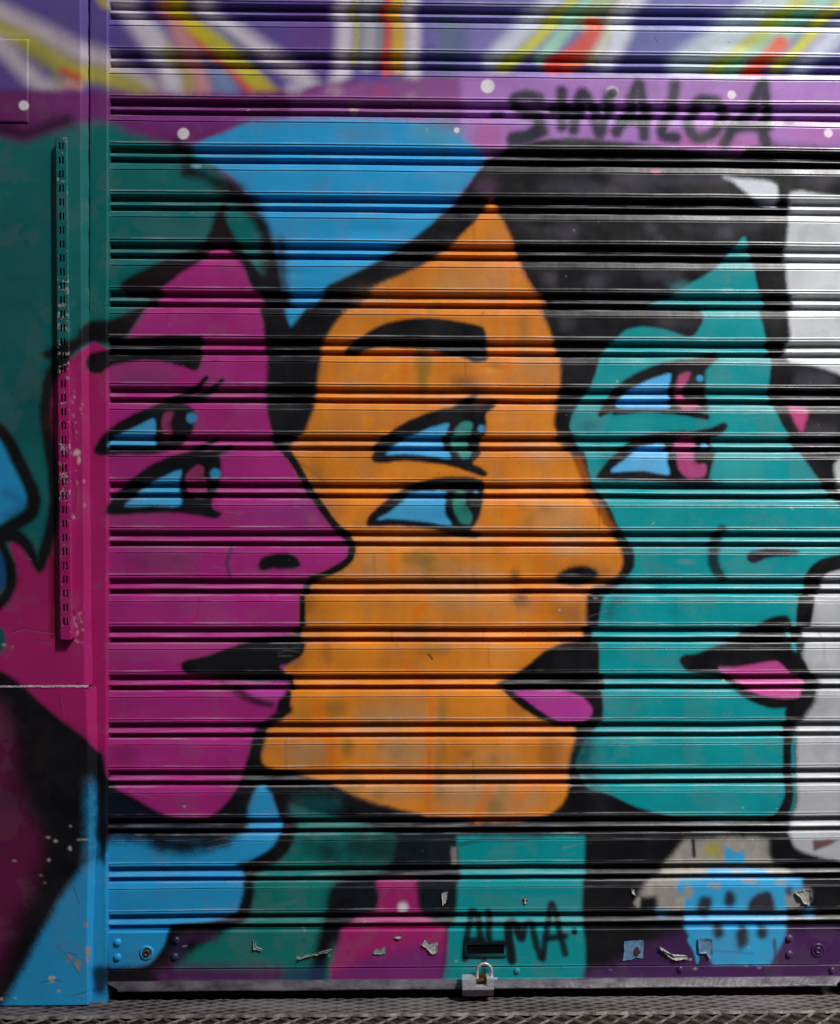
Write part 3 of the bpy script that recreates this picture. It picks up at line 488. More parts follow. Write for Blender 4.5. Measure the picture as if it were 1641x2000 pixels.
def simple(name, c1, c2, scale=30, rough=.5, metal=0.0, bump=.3, dist=.002, stretch=(1, 1, 1), spec=.5):
    m, n, b = mat(name)
    tc = n.nodes.new('ShaderNodeTexCoord'); mp = n.nodes.new('ShaderNodeMapping'); mp.inputs['Scale'].default_value = stretch
    ns = n.nodes.new('ShaderNodeTexNoise'); ns.inputs['Scale'].default_value = scale; ns.inputs['Detail'].default_value = 8; ns.inputs['Roughness'].default_value = .65
    n.links.new(tc.outputs['Object'], mp.inputs[0]); n.links.new(mp.outputs[0], ns.inputs['Vector'])
    cr = n.nodes.new('ShaderNodeValToRGB'); cr.color_ramp.elements[0].position = .35; cr.color_ramp.elements[1].position = .65
    cr.color_ramp.elements[0].color = (*lin(c1), 1); cr.color_ramp.elements[1].color = (*lin(c2), 1)
    n.links.new(ns.outputs[0], cr.inputs[0]); n.links.new(cr.outputs[0], b.inputs['Base Color'])
    bp = n.nodes.new('ShaderNodeBump'); bp.inputs['Strength'].default_value = bump; bp.inputs['Distance'].default_value = dist
    n.links.new(ns.outputs[0], bp.inputs['Height']); n.links.new(bp.outputs[0], b.inputs['Normal'])
    b.inputs['Roughness'].default_value = rough; b.inputs['Metallic'].default_value = metal; b.inputs['Specular IOR Level'].default_value = spec
    return m
M_worn = simple('worn_grey_metal', (46, 42, 48), (100, 95, 102), 18, .48, .35, .4, .001, (1, 1, 3))
M_dark = simple('dark_gap', (8, 8, 9), (16, 15, 16), 40, .8)
M_sill = simple('dirty_sill', (84, 80, 80), (140, 136, 134), 22, .6, .2, .5, .002, (1, 2.5, 1))
M_soil = simple('grimy_ground', (22, 15, 12), (48, 35, 29), 60, .9, 0, .8, .004)
M_grate = simple('worn_steel', (86, 78, 74), (176, 168, 162), 45, .4, .4, .3, .0006)
M_chrome = simple('brushed_steel', (170, 172, 176), (212, 214, 218), 60, .35, .4, .15, .0003, (1, 1, 8))
M_rust = simple('rusty_brass', (58, 30, 20), (122, 84, 56), 300, .5, .5)
M_black = simple('black_slot', (5, 5, 6), (9, 9, 10), 40, .9, spec=.1)
M_paper = simple('torn_sticker_paper', (128, 124, 124), (190, 188, 186), 160, .7)
M_paper_blue = simple('faded_blue_paper', (70, 112, 148), (112, 152, 182), 90, .6)
M_paper_green = simple('faded_green_paper', (112, 142, 130), (140, 160, 150), 90, .6)
M_conc = simple('render_plaster', (110, 106, 100), (140, 136, 130), 6, .9, 0, .4, .004)

# ================================================================== mesh helpers
def W(x, v, d=0.0): return ((x - 820.5) * S, -d * S, (ZG - v) * S)
def link(o, parent=None):
    C.collection.objects.link(o)
    if parent is not None: o.parent = parent
    return o
def tag(o, label=None, cat=None, group=None, kind=None):
    for k, v in (('label', label), ('category', cat), ('group', group), ('kind', kind)):
        if v: o[k] = v
    return o
def empty(name, loc): o = bpy.data.objects.new(name, None); o.location = loc; return link(o)
def setparent(o, p):
    o.parent = p; o.matrix_parent_inverse = Matrix.Translation(-Vector(p.location)); return o
def grid(name, X, V, D, m, parent=None, cx=None, cv=None, smooth=True, colour=True):
    """X, V, D: (rows, cols) arrays in mural units -> one sheet; paint looked up at cx, cv"""
    R_, K = X.shape
    co = np.empty((R_ * K, 3), np.float32)
    co[:, 0] = (X.ravel() - 820.5) * S; co[:, 1] = -D.ravel() * S; co[:, 2] = (ZG - V.ravel()) * S
    i = (np.arange(R_ - 1)[:, None] * K + np.arange(K - 1)[None]).ravel()
    q = np.stack([i, i + K, i + K + 1, i + 1], 1).astype(np.int32)
    me = bpy.data.meshes.new(name)
    me.vertices.add(len(co)); me.vertices.foreach_set('co', co.ravel())
    me.loops.add(q.size); me.loops.foreach_set('vertex_index', q.ravel())
    me.polygons.add(len(q)); me.polygons.foreach_set('loop_start', (np.arange(len(q)) * 4).astype(np.int32))
    try: me.polygons.foreach_set('loop_total', np.full(len(q), 4, np.int32))
    except Exception: pass
    me.update(calc_edges=True)
    me.polygons.foreach_set('use_smooth', np.full(len(q), smooth))
    if colour:
        cx = X if cx is None else cx; cv = V if cv is None else cv
        c = np.ones((R_ * K, 4), np.float32); c[:, :3] = sample(cx.ravel(), cv.ravel())
        if colour is not True: c[:, :3] = colour(c[:, :3].reshape(R_, K, 3)).reshape(-1, 3)
        a = me.color_attributes.new('paint', 'FLOAT_COLOR', 'POINT'); a.data.foreach_set('color', c.ravel())
    me.materials.append(m)
    o = link(bpy.data.objects.new(name, me))
    if parent is not None: setparent(o, parent)
    return o
def mesh(name, verts, faces, m, parent=None, smooth=False, paint_at=None):
    me = bpy.data.meshes.new(name); me.from_pydata([tuple(v) for v in verts], [], faces); me.update()
    if smooth:
        for p in me.polygons: p.use_smooth = True
    me.materials.append(m)
    if paint_at is not None:
        P = np.array([v.co for v in me.vertices]); px = P[:, 0] / S + 820.5; pv = ZG - P[:, 2] / S; d = -P[:, 1] / S
        k = 1 + d / F; px = 820.5 + (px - 820.5) * k; pv = 1000 + (pv - 1000) * k
        c = np.ones((len(P), 4), np.float32); c[:, :3] = sample(px, pv)
        a = me.color_attributes.new('paint', 'FLOAT_COLOR', 'POINT'); a.data.foreach_set('color', c.ravel())
    o = link(bpy.data.objects.new(name, me))
    if parent is not None: setparent(o, parent)
    return o
def boxgeo(x0, x1, v0, v1, d0, d1):
    v = [W(x, y, d) for d in (d0, d1) for y in (v0, v1) for x in (x0, x1)]
    f = [(0, 1, 3, 2), (4, 6, 7, 5), (0, 4, 5, 1), (2, 3, 7, 6), (0, 2, 6, 4), (1, 5, 7, 3)]
    return v, f
def add(a, b): n = len(a[0]); a[0].extend(b[0]); a[1].extend([tuple(i + n for i in f) for f in b[1]])
def lathe(cx, cv, prof, n=24, d0=0, sy=1):
    """prof: (radius, depth) rings about an axis facing the camera"""
    v = []; f = []
    for r, d in prof:
        for k in range(n): a = k * 2 * math.pi / n; v.append(W(cx + r * math.cos(a), cv + r * sy * math.sin(a), d0 + d))
    for i in range(len(prof) - 1):
        for k in range(n): f.append((i * n + k, i * n + (k + 1) % n, (i + 1) * n + (k + 1) % n, (i + 1) * n + k))
    f.append(tuple(range((len(prof) - 1) * n, len(prof) * n)))
    return v, f
def tube(pts, r, n=10):
    """pts in world metres"""
    v = []; f = []; P = [Vector(p) for p in pts]
    for i, p in enumerate(P):
        t = (P[min(i + 1, len(P) - 1)] - P[max(i - 1, 0)]).normalized()
        a = t.cross(Vector((0, 1, 0)));  a = a.normalized() if a.length > 1e-4 else Vector((1, 0, 0)); b = t.cross(a).normalized()
        for k in range(n): q = k * 2 * math.pi / n; v.append(p + a * (r * math.cos(q)) + b * (r * math.sin(q)))
    for i in range(len(P) - 1):
        for k in range(n): f.append((i * n + k, i * n + (k + 1) % n, (i + 1) * n + (k + 1) % n, (i + 1) * n + k))
    f.append(tuple(range(n))); f.append(tuple(range((len(P) - 1) * n, len(P) * n)))
    return v, f

# ================================================================== roller shutter
XL, XR = 200.0, 1682.0
shutter = empty('roller_shutter', W(925, 1940, 0))
tag(shutter, 'closed metal roller shutter painted with three overlapping faces in magenta, orange and teal', 'roller shutter')
# profile of one slat (v down from its upper crease, depth out)
prof = [(-12.4, -4.6), (-11.6, -2.6), (-9.5, -2.0), (-6, -1.1), (-3.5, -.5), (-2.0, -.05), (-1.1, .55), (-.5, .3), (0, -1.5), (.6, -1.3), (1.4, 0)]
prof += [(v, 0) for v in np.arange(3.0, 40.5, 1.5)]
prof += [(41.3, .2), (42.2, .9), (42.9, .6), (43.5, -1.3), (44.3, -1.2), (45.2, 0), (46.5, 0), (47.8, -.1), (48.8, -.6), (49.8, -1.8), (50.8, -4.4), (51.8, -8), (52.8, -11.5), (54, -14), (56, -15.5), (58.4, -15.8), (59.8, -14), (60.3, -11.6)]
prof += [(60.6, -9.8), (61.3, -8.2), (62.4, -6.9), (63.6, -5.6), (65.0, -4.2), (66.4, -2.9), (67.8, -1.9), (69.2, -1.5), (70.4, -2.4), (71.3, -5), (72, -10), (73, -17), (75, -21), (77.5, -21.5), (79.2, -18), (80.0, -10), (80.5, -6.4)]
prof = [(v, d) for v, d in prof]
PER = 93.17
base = [149.5 + PER * k for k in range(-4, 18)]
A_first = rect(925, 149.5)[1]; A_last = rect(925, 149.5 + 17 * PER)[1]; per = (A_last - A_first) / 17
cols = np.arange(XL, XR + .1, 1.5)
rowsV, rowsD, rowsS, rowsW = [], [], [], []
pv_lo = -11.8
for k in range(-4, 18):
    A0 = A_first + per * k
    for (v, d) in prof:
        if k == 17 and v > 81: continue
        rowsV.append(A0 + v); rowsD.append(d); rowsS.append(k + 4)
        rowsW.append(1.0 if -1.6 < v < -.3 or 41.2 < v < 43 else (.9 if v < -11.5 else (.5 if 62 < v < 69 else 0.0)))  # wear on crease ridges; lip and bead tops paled to paint in highlights
rowsV = np.array(rowsV); rowsD = np.array(rowsD); rowsS = np.array(rowsS); rowsW = np.array(rowsW)
nc = len(cols); X = np.tile(cols, (len(rowsV), 1)); V = np.tile(rowsV[:, None], (1, nc)); D = np.tile(rowsD[:, None], (1, nc))
ns_ = rowsS.max() + 1
wav = fbm(ns_ * 8, nc, 6, 400, 3, cx=160)[rowsS * 8] - .5
wav2 = fbm(ns_ * 8, nc, 6, 900, 4, cx=60)[rowsS * 8 + 3] - .5
dent = np.zeros_like(V)
for _ in range(46):
    dx, dv = random.uniform(XL, XR), random.uniform(-100, 1800); rx_, rv_ = random.uniform(15, 60), random.uniform(8, 26)
    iv = np.abs(V[:, 0] - dv) < 3 * rv_
    dent[iv] -= random.uniform(.4, 1.7) * np.exp(-((X[iv] - dx) / rx_) ** 2 - ((V[iv] - dv) / rv_) ** 2)
D = D + dent
slatv = np.random.default_rng(12).normal(0, .5, ns_)[rowsS][:, None]
V = V + slatv * np.clip(1 - rowsD[:, None] * 0, 0, 1) + wav * 2.4                                                # slats never hang perfectly straight
frac = ((rowsV - A_first) % per)[:, None]
D = D + wav2 * 1.3 + (wav * 1.2) * np.sin(frac / per * 6.28) + 0.35 * (fbm(len(rowsV), nc, 30, 61, 4, cx=30) - .5)
joff = np.random.default_rng(3).normal(0, 1.3, ns_)[rowsS]; joint = ((frac[:, 0] > 49) & (frac[:, 0] < 81.5)) * np.random.default_rng(4).normal(0, 4.5, ns_)[rowsS]
CX = X + (joff + joint)[:, None]; CV = V.copy()
wn = np.clip((fbm(len(rowsV), nc, 3, 71, 4, cx=50) - .42) * 3, 0, 1) * rowsW[:, None]
def worn(c):  # pales worn creases, and paints the highlight on lips and beads
    g = lin((196, 198, 206)).astype(np.float32); k = (wn * .5)[..., None]
    return c * (1 - k) + (g * .75 + c * .25) * k
grid('slat_curtain', X, V, D, M_shut, shutter, CX, CV, True, worn)
v, f = boxgeo(XL, XR, -300, 1815, -34, -24)
mesh('backing', v, f, M_black, shutter)
# bottom rail
vr0, vr1 = rect(925, 1816)[1], rect(925, 1886.5)[1]
pr = [(vr0 - 1, -18), (vr0 - .5, -3), (vr0 + .4, .5), (vr0 + 1.6, 1.5)] + [(q, 1.5) for q in np.arange(vr0 + 3, vr1 - 2, 1.5)] + [(vr1 - 1.5, 1.7), (vr1 - .5, 2.4), (vr1 + .4, 2.0), (vr1 + 1.2, -1), (vr1 + 2, -5)]
X = np.tile(cols, (len(pr), 1)); V = np.tile(np.array([p[0] for p in pr])[:, None], (1, nc)); D = np.tile(np.array([p[1] for p in pr])[:, None], (1, nc))
D = D + .7 * (fbm(len(pr), nc, 30, 22, 3, cx=60) - .5)
rail = grid('bottom_rail', X, V, D, M_shut, shutter)
for x, y in ((230, 1840), (230, 1869), (344, 1836), (342, 1868), (1541, 1832), (1541, 1863)):
    x, y = rect(x, y); v, f = lathe(x, y, [(8, 0), (7.6, 1.6), (6.4, 3.4), (4.2, 4.8), (2, 5.4), (.3, 5.6)], 20, 1.2)
    mesh('rivet', v, f, M_shut, rail, True, paint_at=1)
for x, y, lab in ((287, 1860, 'rusty blue bolt'), (1597, 1855, 'purple painted bolt')):
    x, y = rect(x, y); v, f = lathe(x, y, [(14, 0), (13.6, 2), (12, 3.2), (9.6, 3.0), (9, 1.6), (8.6, 1.6)], 28, 1.2)
    b_ = mesh('bolt', v, f, M_shut, rail, True, paint_at=1); b_['label'] = lab
    v, f = lathe(x, y, [(7.6, 0), (7.2, 3.6), (5, 4.6), (3, 4.2), (2.6, 2), (.4, 1.8)], 18, 2.2)
    mesh('screw_head', v, f, M_rust if x < 600 else M_shut, b_, True, paint_at=1)
# lip under the rail (folded angle with clipped ends)
lip0, lip1, lipE = rect(925, 1888)[1], rect(925, 1911)[1], rect(925, 1924)[1]
v0 = [(lip0, -1.5), (lip0 + 1, .5), (lip1, 1.5)]
pl = [(lip0 + .5, -4), (lip0 + 1.2, 0.4), (lip0 + 2.4, 1.0)] + [(q, 1.0) for q in np.arange(lip0 + 4, lip1, 1.5)] + [(lip1 + .6, 2.0)]
cl = np.arange(210, 1655, 1.5); X = np.tile(cl, (len(pl), 1)); V = np.tile(np.array([p[0] for p in pl])[:, None], (1, len(cl))); D = np.tile(np.array([p[1] for p in pl])[:, None], (1, len(cl)))
lip = grid('lower_strip', X, V, D, M_shut, shutter)
for x, y in ((1328, 1893), (1625, 1895), (1010, 1896)):
    x, y = rect(x, y); v, f = lathe(x, y, [(6.5, 0), (6, 2), (4.4, 3.4), (.3, 3.8)], 16, .8); mesh('rivet', v, f, M_shut, lip, True, paint_at=1)
NX = 240; xs = np.linspace(0, 1, NX)
pe = [(lip1 + .4, 2.0, 0), (lip1 + 2, 4.2, 0), (lipE - 3, 14, 1), (lipE - 1, 15.5, 1), (lipE + 1.2, 15.5, 1), (lipE + 2.2, 13, 1), (lipE + 2.4, 2, 1)]
vv = []; ff = []
for (q, d, e) in pe:
    a = 213 + (26 if e else 0); b = 1655 - (18 if e else 0)
    for t in xs: vv.append(W(a + (b - a) * t, q + .5 * math.sin(t * 31) * e, d + random.uniform(-.25, .25)))
for i in range(len(pe) - 1):
    for k in range(NX - 1): ff.append((i * NX + k, (i + 1) * NX + k, (i + 1) * NX + k + 1, i * NX + k + 1))
mesh('ledge', vv, ff, M_worn, shutter)
# lock slot
sx, sy = rect(948, 1852)
v, f = boxgeo(sx - 37, sx + 37, sy - 10, sy + 10, 1, 2.0)
slot = mesh('lock_slot', v, f, M_black, rail)
fr = ([], [])
for b in ((sx - 41, sx + 41, sy - 14, sy - 9.2, 1, 5), (sx - 41, sx + 41, sy + 10.2, sy + 14, 1, 6), (sx - 41, sx - 36.2, sy - 9, sy + 10, 1, 5), (sx + 36.2, sx + 41, sy - 9, sy + 10, 1, 5)): add(fr, boxgeo(*b))
mesh('slot_frame', fr[0], fr[1], M_shut, slot, False, paint_at=1)

# ================================================================== padlock
px, pv = rect(933, 1933, 20)
lock = empty('padlock', W(px, pv + 20, 18)); tag(lock, 'worn steel padlock with exposed shackle hooked under the bottom rail', 'padlock')
import bmesh
def bevbox(x0, x1, v0, v1, d0, d1, bev):
    bm = bmesh.new(); v, f = boxgeo(x0, x1, v0, v1, d0, d1)
    bv = [bm.verts.new(q) for q in v]
    for q in f: bm.faces.new([bv[i] for i in q])
    bmesh.ops.recalc_face_normals(bm, faces=bm.faces[:])
    bmesh.ops.bevel(bm, geom=bm.edges[:], offset=bev * S, segments=3, profile=.6, affect='EDGES')
    return bm
def bmobj(name, bm, m, parent=None):
    me = bpy.data.meshes.new(name); bm.to_mesh(me); bm.free(); me.materials.append(m)
    o = link(bpy.data.objects.new(name, me))
    if parent is not None: setparent(o, parent)
    return o
x0, x1 = px - 31, px + 31; vt = rect(905, 1911, 28)[1]; vb = rect(905, 1946, 28)[1]
bm = bmesh.new()
out = [(x0, vt), (x0 + 27, vt), (x0 + 28, vt + 14), (x0 + 47, vt + 14), (x0 + 47, vt - 3), (x1, vt + 0), (x1, vb - 13.2), (x0, vb - 13.2)]
fr_ = [bm.verts.new(W(a, b, 32)) for a, b in out]; bk = [bm.verts.new(W(a, b, 10)) for a, b in out]
bm.faces.new(fr_); bm.faces.new(bk[::-1])
for i in range(len(out)): j = (i + 1) % len(out); bm.faces.new([fr_[j], fr_[i], bk[i], bk[j]])
bmesh.ops.recalc_face_normals(bm, faces=bm.faces[:]); bmesh.ops.bevel(bm, geom=bm.edges[:], offset=1.1 * S, segments=2, affect='EDGES')
bmobj('body', bm, M_chrome, lock)
pts = []
for k in range(17):
    a = math.pi * k / 16; pts.append(W(px + 13 - 14 * math.cos(a), vt - 10 - 15 * math.sin(a), 21))
pts = [W(px - 1, vt + 6, 21)] + pts + [W(px + 27, vt + 8, 21)]
v, f = tube(pts, 2.9 * S, 12); mesh('shackle', v, f, M_chrome, lock, True)
v, f = tube([W(px - 4, vt + 5, 26), W(px + 12, vt + 4, 26)], 3.2 * S, 10); mesh('latch_pin', v, f, M_rust, lock, True)
v, f = tube([W(px + 29, vt + 4, 22), W(px + 38, vt + 4, 22)], 2.6 * S, 10); mesh('keeper', v, f, M_chrome, lock, True)
M_low = simple('shaded_lock_steel', (64, 58, 66), (112, 104, 110), 150, .45, .3)  # darker than the body steel: shade of the tilted lower face painted in
v = [W(x0 + .5, vb - 13, 32.8), W(x1 - .5, vb - 13, 32.8), W(x1 - 1.5, vb + .6, 27), W(x0 + 1.5, vb + .6, 27), W(x0 + .5, vb - 13, 12), W(x1 - .5, vb - 13, 12), W(x1 - 1.5, vb + .6, 12), W(x0 + 1.5, vb + .6, 12)]
mesh('lower_cap', v, [(0, 3, 2, 1), (0, 1, 5, 4), (3, 7, 6, 2), (0, 4, 7, 3), (1, 2, 6, 5)], M_low, lock)
v, f = boxgeo(x0 + 28.5, x0 + 46.5, vt - 2, vt + 13, 11, 20); mesh('rusty_core', v, f, M_rust, lock)

# ================================================================== wall panels, guide rail
def dcol(X, V, d): k = 1 + d / F; return 820.5 + (X - 820.5) * k, 1000 + (V - 1000) * k
def panel(name, label, left, edge_pts, strip_pts, va, vb, dp, de):
    """a painted sheet ending at a rounded edge that folds back towards the guide"""
    vs = np.arange(va, vb + .1, 2.0); e = np.interp(vs, [p[1] for p in edge_pts], [p[0] for p in edge_pts]); s = np.interp(vs, [p[1] for p in strip_pts], [p[0] for p in strip_pts])
    rr = random.Random(len(name) + int(vb)); jag = (fbm(len(vs), 4, 12, 500 + int(vb), 4)[:, 1] - .5) * 3
    t = np.linspace(0, 1, 9); flat = np.arange(left, 150, 2.0)
    X = []; D = []
    for i in range(len(vs)):
        fl = left + (e[i] - left) * (flat - left) / (150 - left); st = e[i] + (s[i] + jag[i] - e[i]) * t[1:]
        X.append(np.r_[fl, e[i], st]); D.append(np.r_[np.full(len(fl) + 1, dp), dp + (de - dp) * t[1:]])
    X = np.array(X); D = np.array(D); V = np.tile(vs[:, None], (1, X.shape[1]))
    D = D + (fbm(*X.shape, 60, 41, 4) - .5) * 2.2
    cx, cv = dcol(X, V, D)
    o = grid(name, X, V, D, M_panel, None, cx, cv)
    return o
def R2(l, d): return [rect(a, b, d) for a, b in l]
DP = 26.0; DE = 10.0
seam = rect(80, 1341, DP)[1]
e1 = R2([(156, -300), (157, 0), (158, 400), (160, 700), (163, 1000), (165, 1336)], DP); s1 = [rect(a, b, DE + 2) for a, b in ((171, -300), (172, 0), (173, 400), (174, 700), (176, 1000), (180, 1336))]
e2 = R2([(168, 1345), (172, 1480), (174, 1600), (172, 1750), (170, 1850), (172, 1962)], DP); s2 = [rect(a, b, DE + 2) for a, b in ((188, 1345), (190, 1480), (190, 1600), (184, 1750), (181, 1850), (180, 1962))]
LEFT = -270
up_ = panel('wall_panel', '', LEFT, e1, s1, -280, seam - 1.2, DP, DE)
tag(up_, 'upper painted wall panel left of the shutter, green above and magenta below', 'wall panel')
vbp = rect(80, 1963, DP)[1]
lo_ = panel('wall_panel', '', LEFT, e2, s2, seam + 1.2, vbp, DP + 1.2, DE)
tag(lo_, 'lower painted wall panel with a black wedge over a blue corner and chipped paint', 'wall panel')
# whitish filler in the joint
jv = ([], [])
xs_ = np.arange(LEFT, rect(176, 1341, DP)[0], 3.0)
nj = len(xs_); verts = []
for k, x in enumerate(xs_):
    jt = random.uniform(-.7, .7)
    for vv_, dd in ((seam - 2.6 + jt, DP - 1), (seam - 1.2 + jt, DP + 2.2), (seam + 1.2 + jt * .6, DP + 2.6), (seam + 2.8 - jt, DP - 1)): verts.append(W(x, vv_, dd + random.uniform(-.4, .4)))
faces = [(k * 4 + i, (k + 1) * 4 + i, (k + 1) * 4 + i + 1, k * 4 + i + 1) for k in range(nj - 1) for i in range(3)]
M_fill = simple('joint_filler', (150, 132, 144), (196, 184, 190), 120, .8)
mesh('joint_filler', verts, faces, M_fill, lo_)
# raised box cover at the top left
bx0, bv0 = rect(-80, 70, DP + 10); bx1, bv1 = rect(53, 237, DP + 10)
vs = np.arange(bv0, bv1 + .1, 2.0); hs = np.r_[np.arange(bx0, bx1, 2.0), bx1]
Xb = np.tile(hs, (len(vs), 1)); Vb = np.tile(vs[:, None], (1, len(hs)))
ed = np.minimum(np.minimum(Xb - bx0 + 3, bx1 - Xb), np.minimum(Vb - bv0, bv1 - Vb)); Db = DP - .6 + 3.8 * np.clip(ed / 2.5, 0, 1) ** .5
cxb, cvb = dcol(Xb, Vb, Db)
bc = grid('cover_plate', Xb, Vb, Db, M_panel, None, cxb, cvb); tag(bc, 'shallow rectangular cover plate with a white dot fixed on the upper wall panel', 'cover plate')
# guide rail
def guide(x0, x1, name, label, mirror=False):
    vs = np.arange(-280, rect(190, 1966)[1], 2.0)
    pf = [(0, 2), (1.0, 8.4), (2, 9.6)] + [(q, 10) for q in np.arange(3.5, (x1 - x0) - 3, 1.5)] + [((x1 - x0) - 2, 9.6), ((x1 - x0) - .6, 7.6), ((x1 - x0), 3), ((x1 - x0) + .2, -20)]
    if mirror: pf = [((x1 - x0) - a, b) for a, b in pf][::-1]
    X = np.tile(np.array([x0 + p[0] for p in pf]), (len(vs), 1)); D = np.tile(np.array([p[1] for p in pf], float), (len(vs), 1)); V = np.tile(vs[:, None], (1, len(pf)))
    g = fbm(*X.shape, 80, 43, 3); D = D + (g - .5) * 1.5
    X = X + (fbm(len(vs), 3, 90, 44, 4)[:, 1:2] - .5) * 1.6
    cx, cv = dcol(X, V, 8)
    o = grid(name, X, V, D, M_shut, None, cx, cv); tag(o, label, 'guide rail'); return o
gx0 = rect(173, 900, 8)[0]; gx1 = rect(211, 900, 8)[0]
guide(gx0, gx1, 'guide_rail', 'vertical shutter guide rail between the slats and the left wall panels')
gl = guide(1672, 1712, 'guide_rail', 'vertical shutter guide rail at the right end of the slats', True)
# wall beyond the right guide (out of the picture)
hs = np.arange(1710, 1993, 4.0); vs = np.arange(-280, 1950, 4.0)
Xr = np.tile(hs, (len(vs), 1)); Vr = np.tile(vs[:, None], (1, len(hs))); Dr = 20 + (fbm(*Xr.shape, 30, 45, 4) - .5) * 2; Dr[:, 0] = 4
rw = grid('wall_panel', Xr, Vr, Dr, M_panel); tag(rw, 'painted wall panel to the right of the right guide rail', 'wall panel')

# ================================================================== slotted mounting strip
sp = empty('slotted_strip', W(*rect(126, 1250, DP + 14), DP)); tag(sp, 'long vertical slotted metal strip with chipped paint fixed to the left wall panel', 'slotted strip')
DT = DP + 17
def sx_at(v): return np.interp(v, [265, 700, 1250], [107.5, 111, 116.5]), np.interp(v, [265, 700, 1250], [131, 135.5, 140.5])
vs = []; 
top, bot = 268, 1249
pitch = 27.3; slots = []
s = top + 10
while s + 16 < bot - 4: slots.append((s, s + 14.5)); s += pitch
tg = sorted(set([top, bot] + [q for a in slots for q in a] + list(np.arange(top + 2, bot, 2.0))))
# columns as fractions across; holes are left open in the two slot columns
fr_c = [0, .06, .13, .22, .29, .34, .41, .46, .53, .62, .68, .72, .80, .88, .94, 1.0]
Hc = {5, 9}                                                   # indices of face columns that are slots
fr_c = [0, .05, .11, .18, .25, .31, .45, .52, .58, .70, .76, .82, .88, .94, 1.0]
hole_cols = {5, 8}
V_, cc = [], []
for v in tg:
    a, b = sx_at(v)
    for t in fr_c:
        x, y = rect(a + (b - a) * t, v, DT); round_ = 2.4 * max(0, 1 - min(t, 1 - t) / .09) ** 2
        V_.append(W(x, y, DT - round_ + random.uniform(-.15, .15)))
n_ = len(fr_c); F_ = []
for i in range(len(tg) - 1):
    mid = (tg[i] + tg[i + 1]) / 2; ins = any(a < mid < b for a, b in slots)
    for k in range(n_ - 1):
        if ins and k in hole_cols: continue
        F_.append((i * n_ + k, (i + 1) * n_ + k, (i + 1) * n_ + k + 1, i * n_ + k + 1))
face = mesh('face_plate', V_, F_, M_shut, sp, True, paint_at=1)
# exposed metal chips on the strip face, kept in its paint
a = face.data.color_attributes['paint']; n_v = len(V_); c = np.empty(n_v * 4, np.float32); a.data.foreach_get('color', c); c = c.reshape(-1, 4)
nz = fbm(len(tg), n_, 4, 600, 3).ravel(); vv_ = np.repeat(np.array(tg), n_)
dens = np.where((vv_ > 540) & (vv_ < 740), .16, np.where((vv_ > 860) & (vv_ < 980), .2, np.where(vv_ > 400, .02, .07)))
k = (nz > 1 - dens - .2) & (rng.random(n_v) < .6); c[k, :3] = lin((176, 168, 170)); a.data.foreach_set('color', c.ravel())
sd = ([], [])
for side in (0, 1):
    q = []
    for v in np.arange(top, bot + 1, 6.0):
        xx = sx_at(v)[side]; x, y = rect(xx, v, DT); q.append((x, y))
    n0 = len(sd[0])
    for x, y in q:
        sd[0].extend([W(x, y, DT - 2.4), W(x, y, DP + .5)])
    for i in range(len(q) - 1): sd[1].append((n0 + 2 * i, n0 + 2 * i + 1, n0 + 2 * i + 3, n0 + 2 * i + 2))
for vv2 in (top, bot):
    a_, b_ = sx_at(vv2); p = rect(a_, vv2, DT); q = rect(b_, vv2, DT); n0 = len(sd[0]); sd[0].extend([W(*p, DT - 2.4), W(*q, DT - 2.4), W(*q, DP + .5), W(*p, DP + .5)]); sd[1].append((n0, n0 + 1, n0 + 2, n0 + 3))
mesh('side_flange', sd[0], sd[1], M_shut, sp, False, paint_at=1)
bk = ([], [])
for v in np.arange(top + 1, bot - 1, 8.0):
    a_, b_ = sx_at(v); p = rect(a_ + 1.5, v, DT); q = rect(b_ - 1.5, v, DT); bk[0].extend([W(*p, DT - 5), W(*q, DT - 5)])
for i in range(len(bk[0]) // 2 - 1): bk[1].append((2 * i, 2 * i + 2, 2 * i + 3, 2 * i + 1))
mesh('back_web', bk[0], bk[1], M_black, sp)

# ================================================================== torn stickers and flakes
def torn(name, label, x, y, outline, m, d=3.2, curl=3.0, group=None):
    cx_, cy_ = rect(x, y); n = 4; bm = bmesh.new(); outline = [(a * .86, b * .86) for a, b in outline]
    pts = []
    for i in range(len(outline)):
        a, b = outline[i], outline[(i + 1) % len(outline)]
        for k in range(3):
            t = k / 3; pts.append((a[0] + (b[0] - a[0]) * t + random.uniform(-.8, .8), a[1] + (b[1] - a[1]) * t + random.uniform(-.8, .8)))
    mx_ = sum(p[0] for p in pts) / len(pts); my_ = sum(p[1] for p in pts) / len(pts)
    rings = []
    for s_ in (1, .7, .35):
        rings.append([bm.verts.new(W(cx_ + mx_ + (p[0] - mx_) * s_, cy_ + my_ + (p[1] - my_) * s_, d + (curl * random.uniform(.1, 1) if s_ == 1 else curl * .12 * random.random()))) for p in pts])
    c0 = bm.verts.new(W(cx_ + mx_, cy_ + my_, d))
    for r0, r1 in zip(rings[:-1], rings[1:]):
        for i in range(len(pts)): j = (i + 1) % len(pts); bm.faces.new([r0[i], r0[j], r1[j], r1[i]])
    for i in range(len(pts)): bm.faces.new([rings[-1][i], rings[-1][(i + 1) % len(pts)], c0])
    ext = bmesh.ops.extrude_face_region(bm, geom=bm.faces[:])
    for q in ext['geom']:
        if isinstance(q, bmesh.types.BMVert): q.co.y -= .5 * S
    bmesh.ops.recalc_face_normals(bm, faces=bm.faces[:])
    o = bmobj(name, bm, m); tag(o, label, 'sticker', group); return o
G = 'torn sticker remains stuck on the shutter'
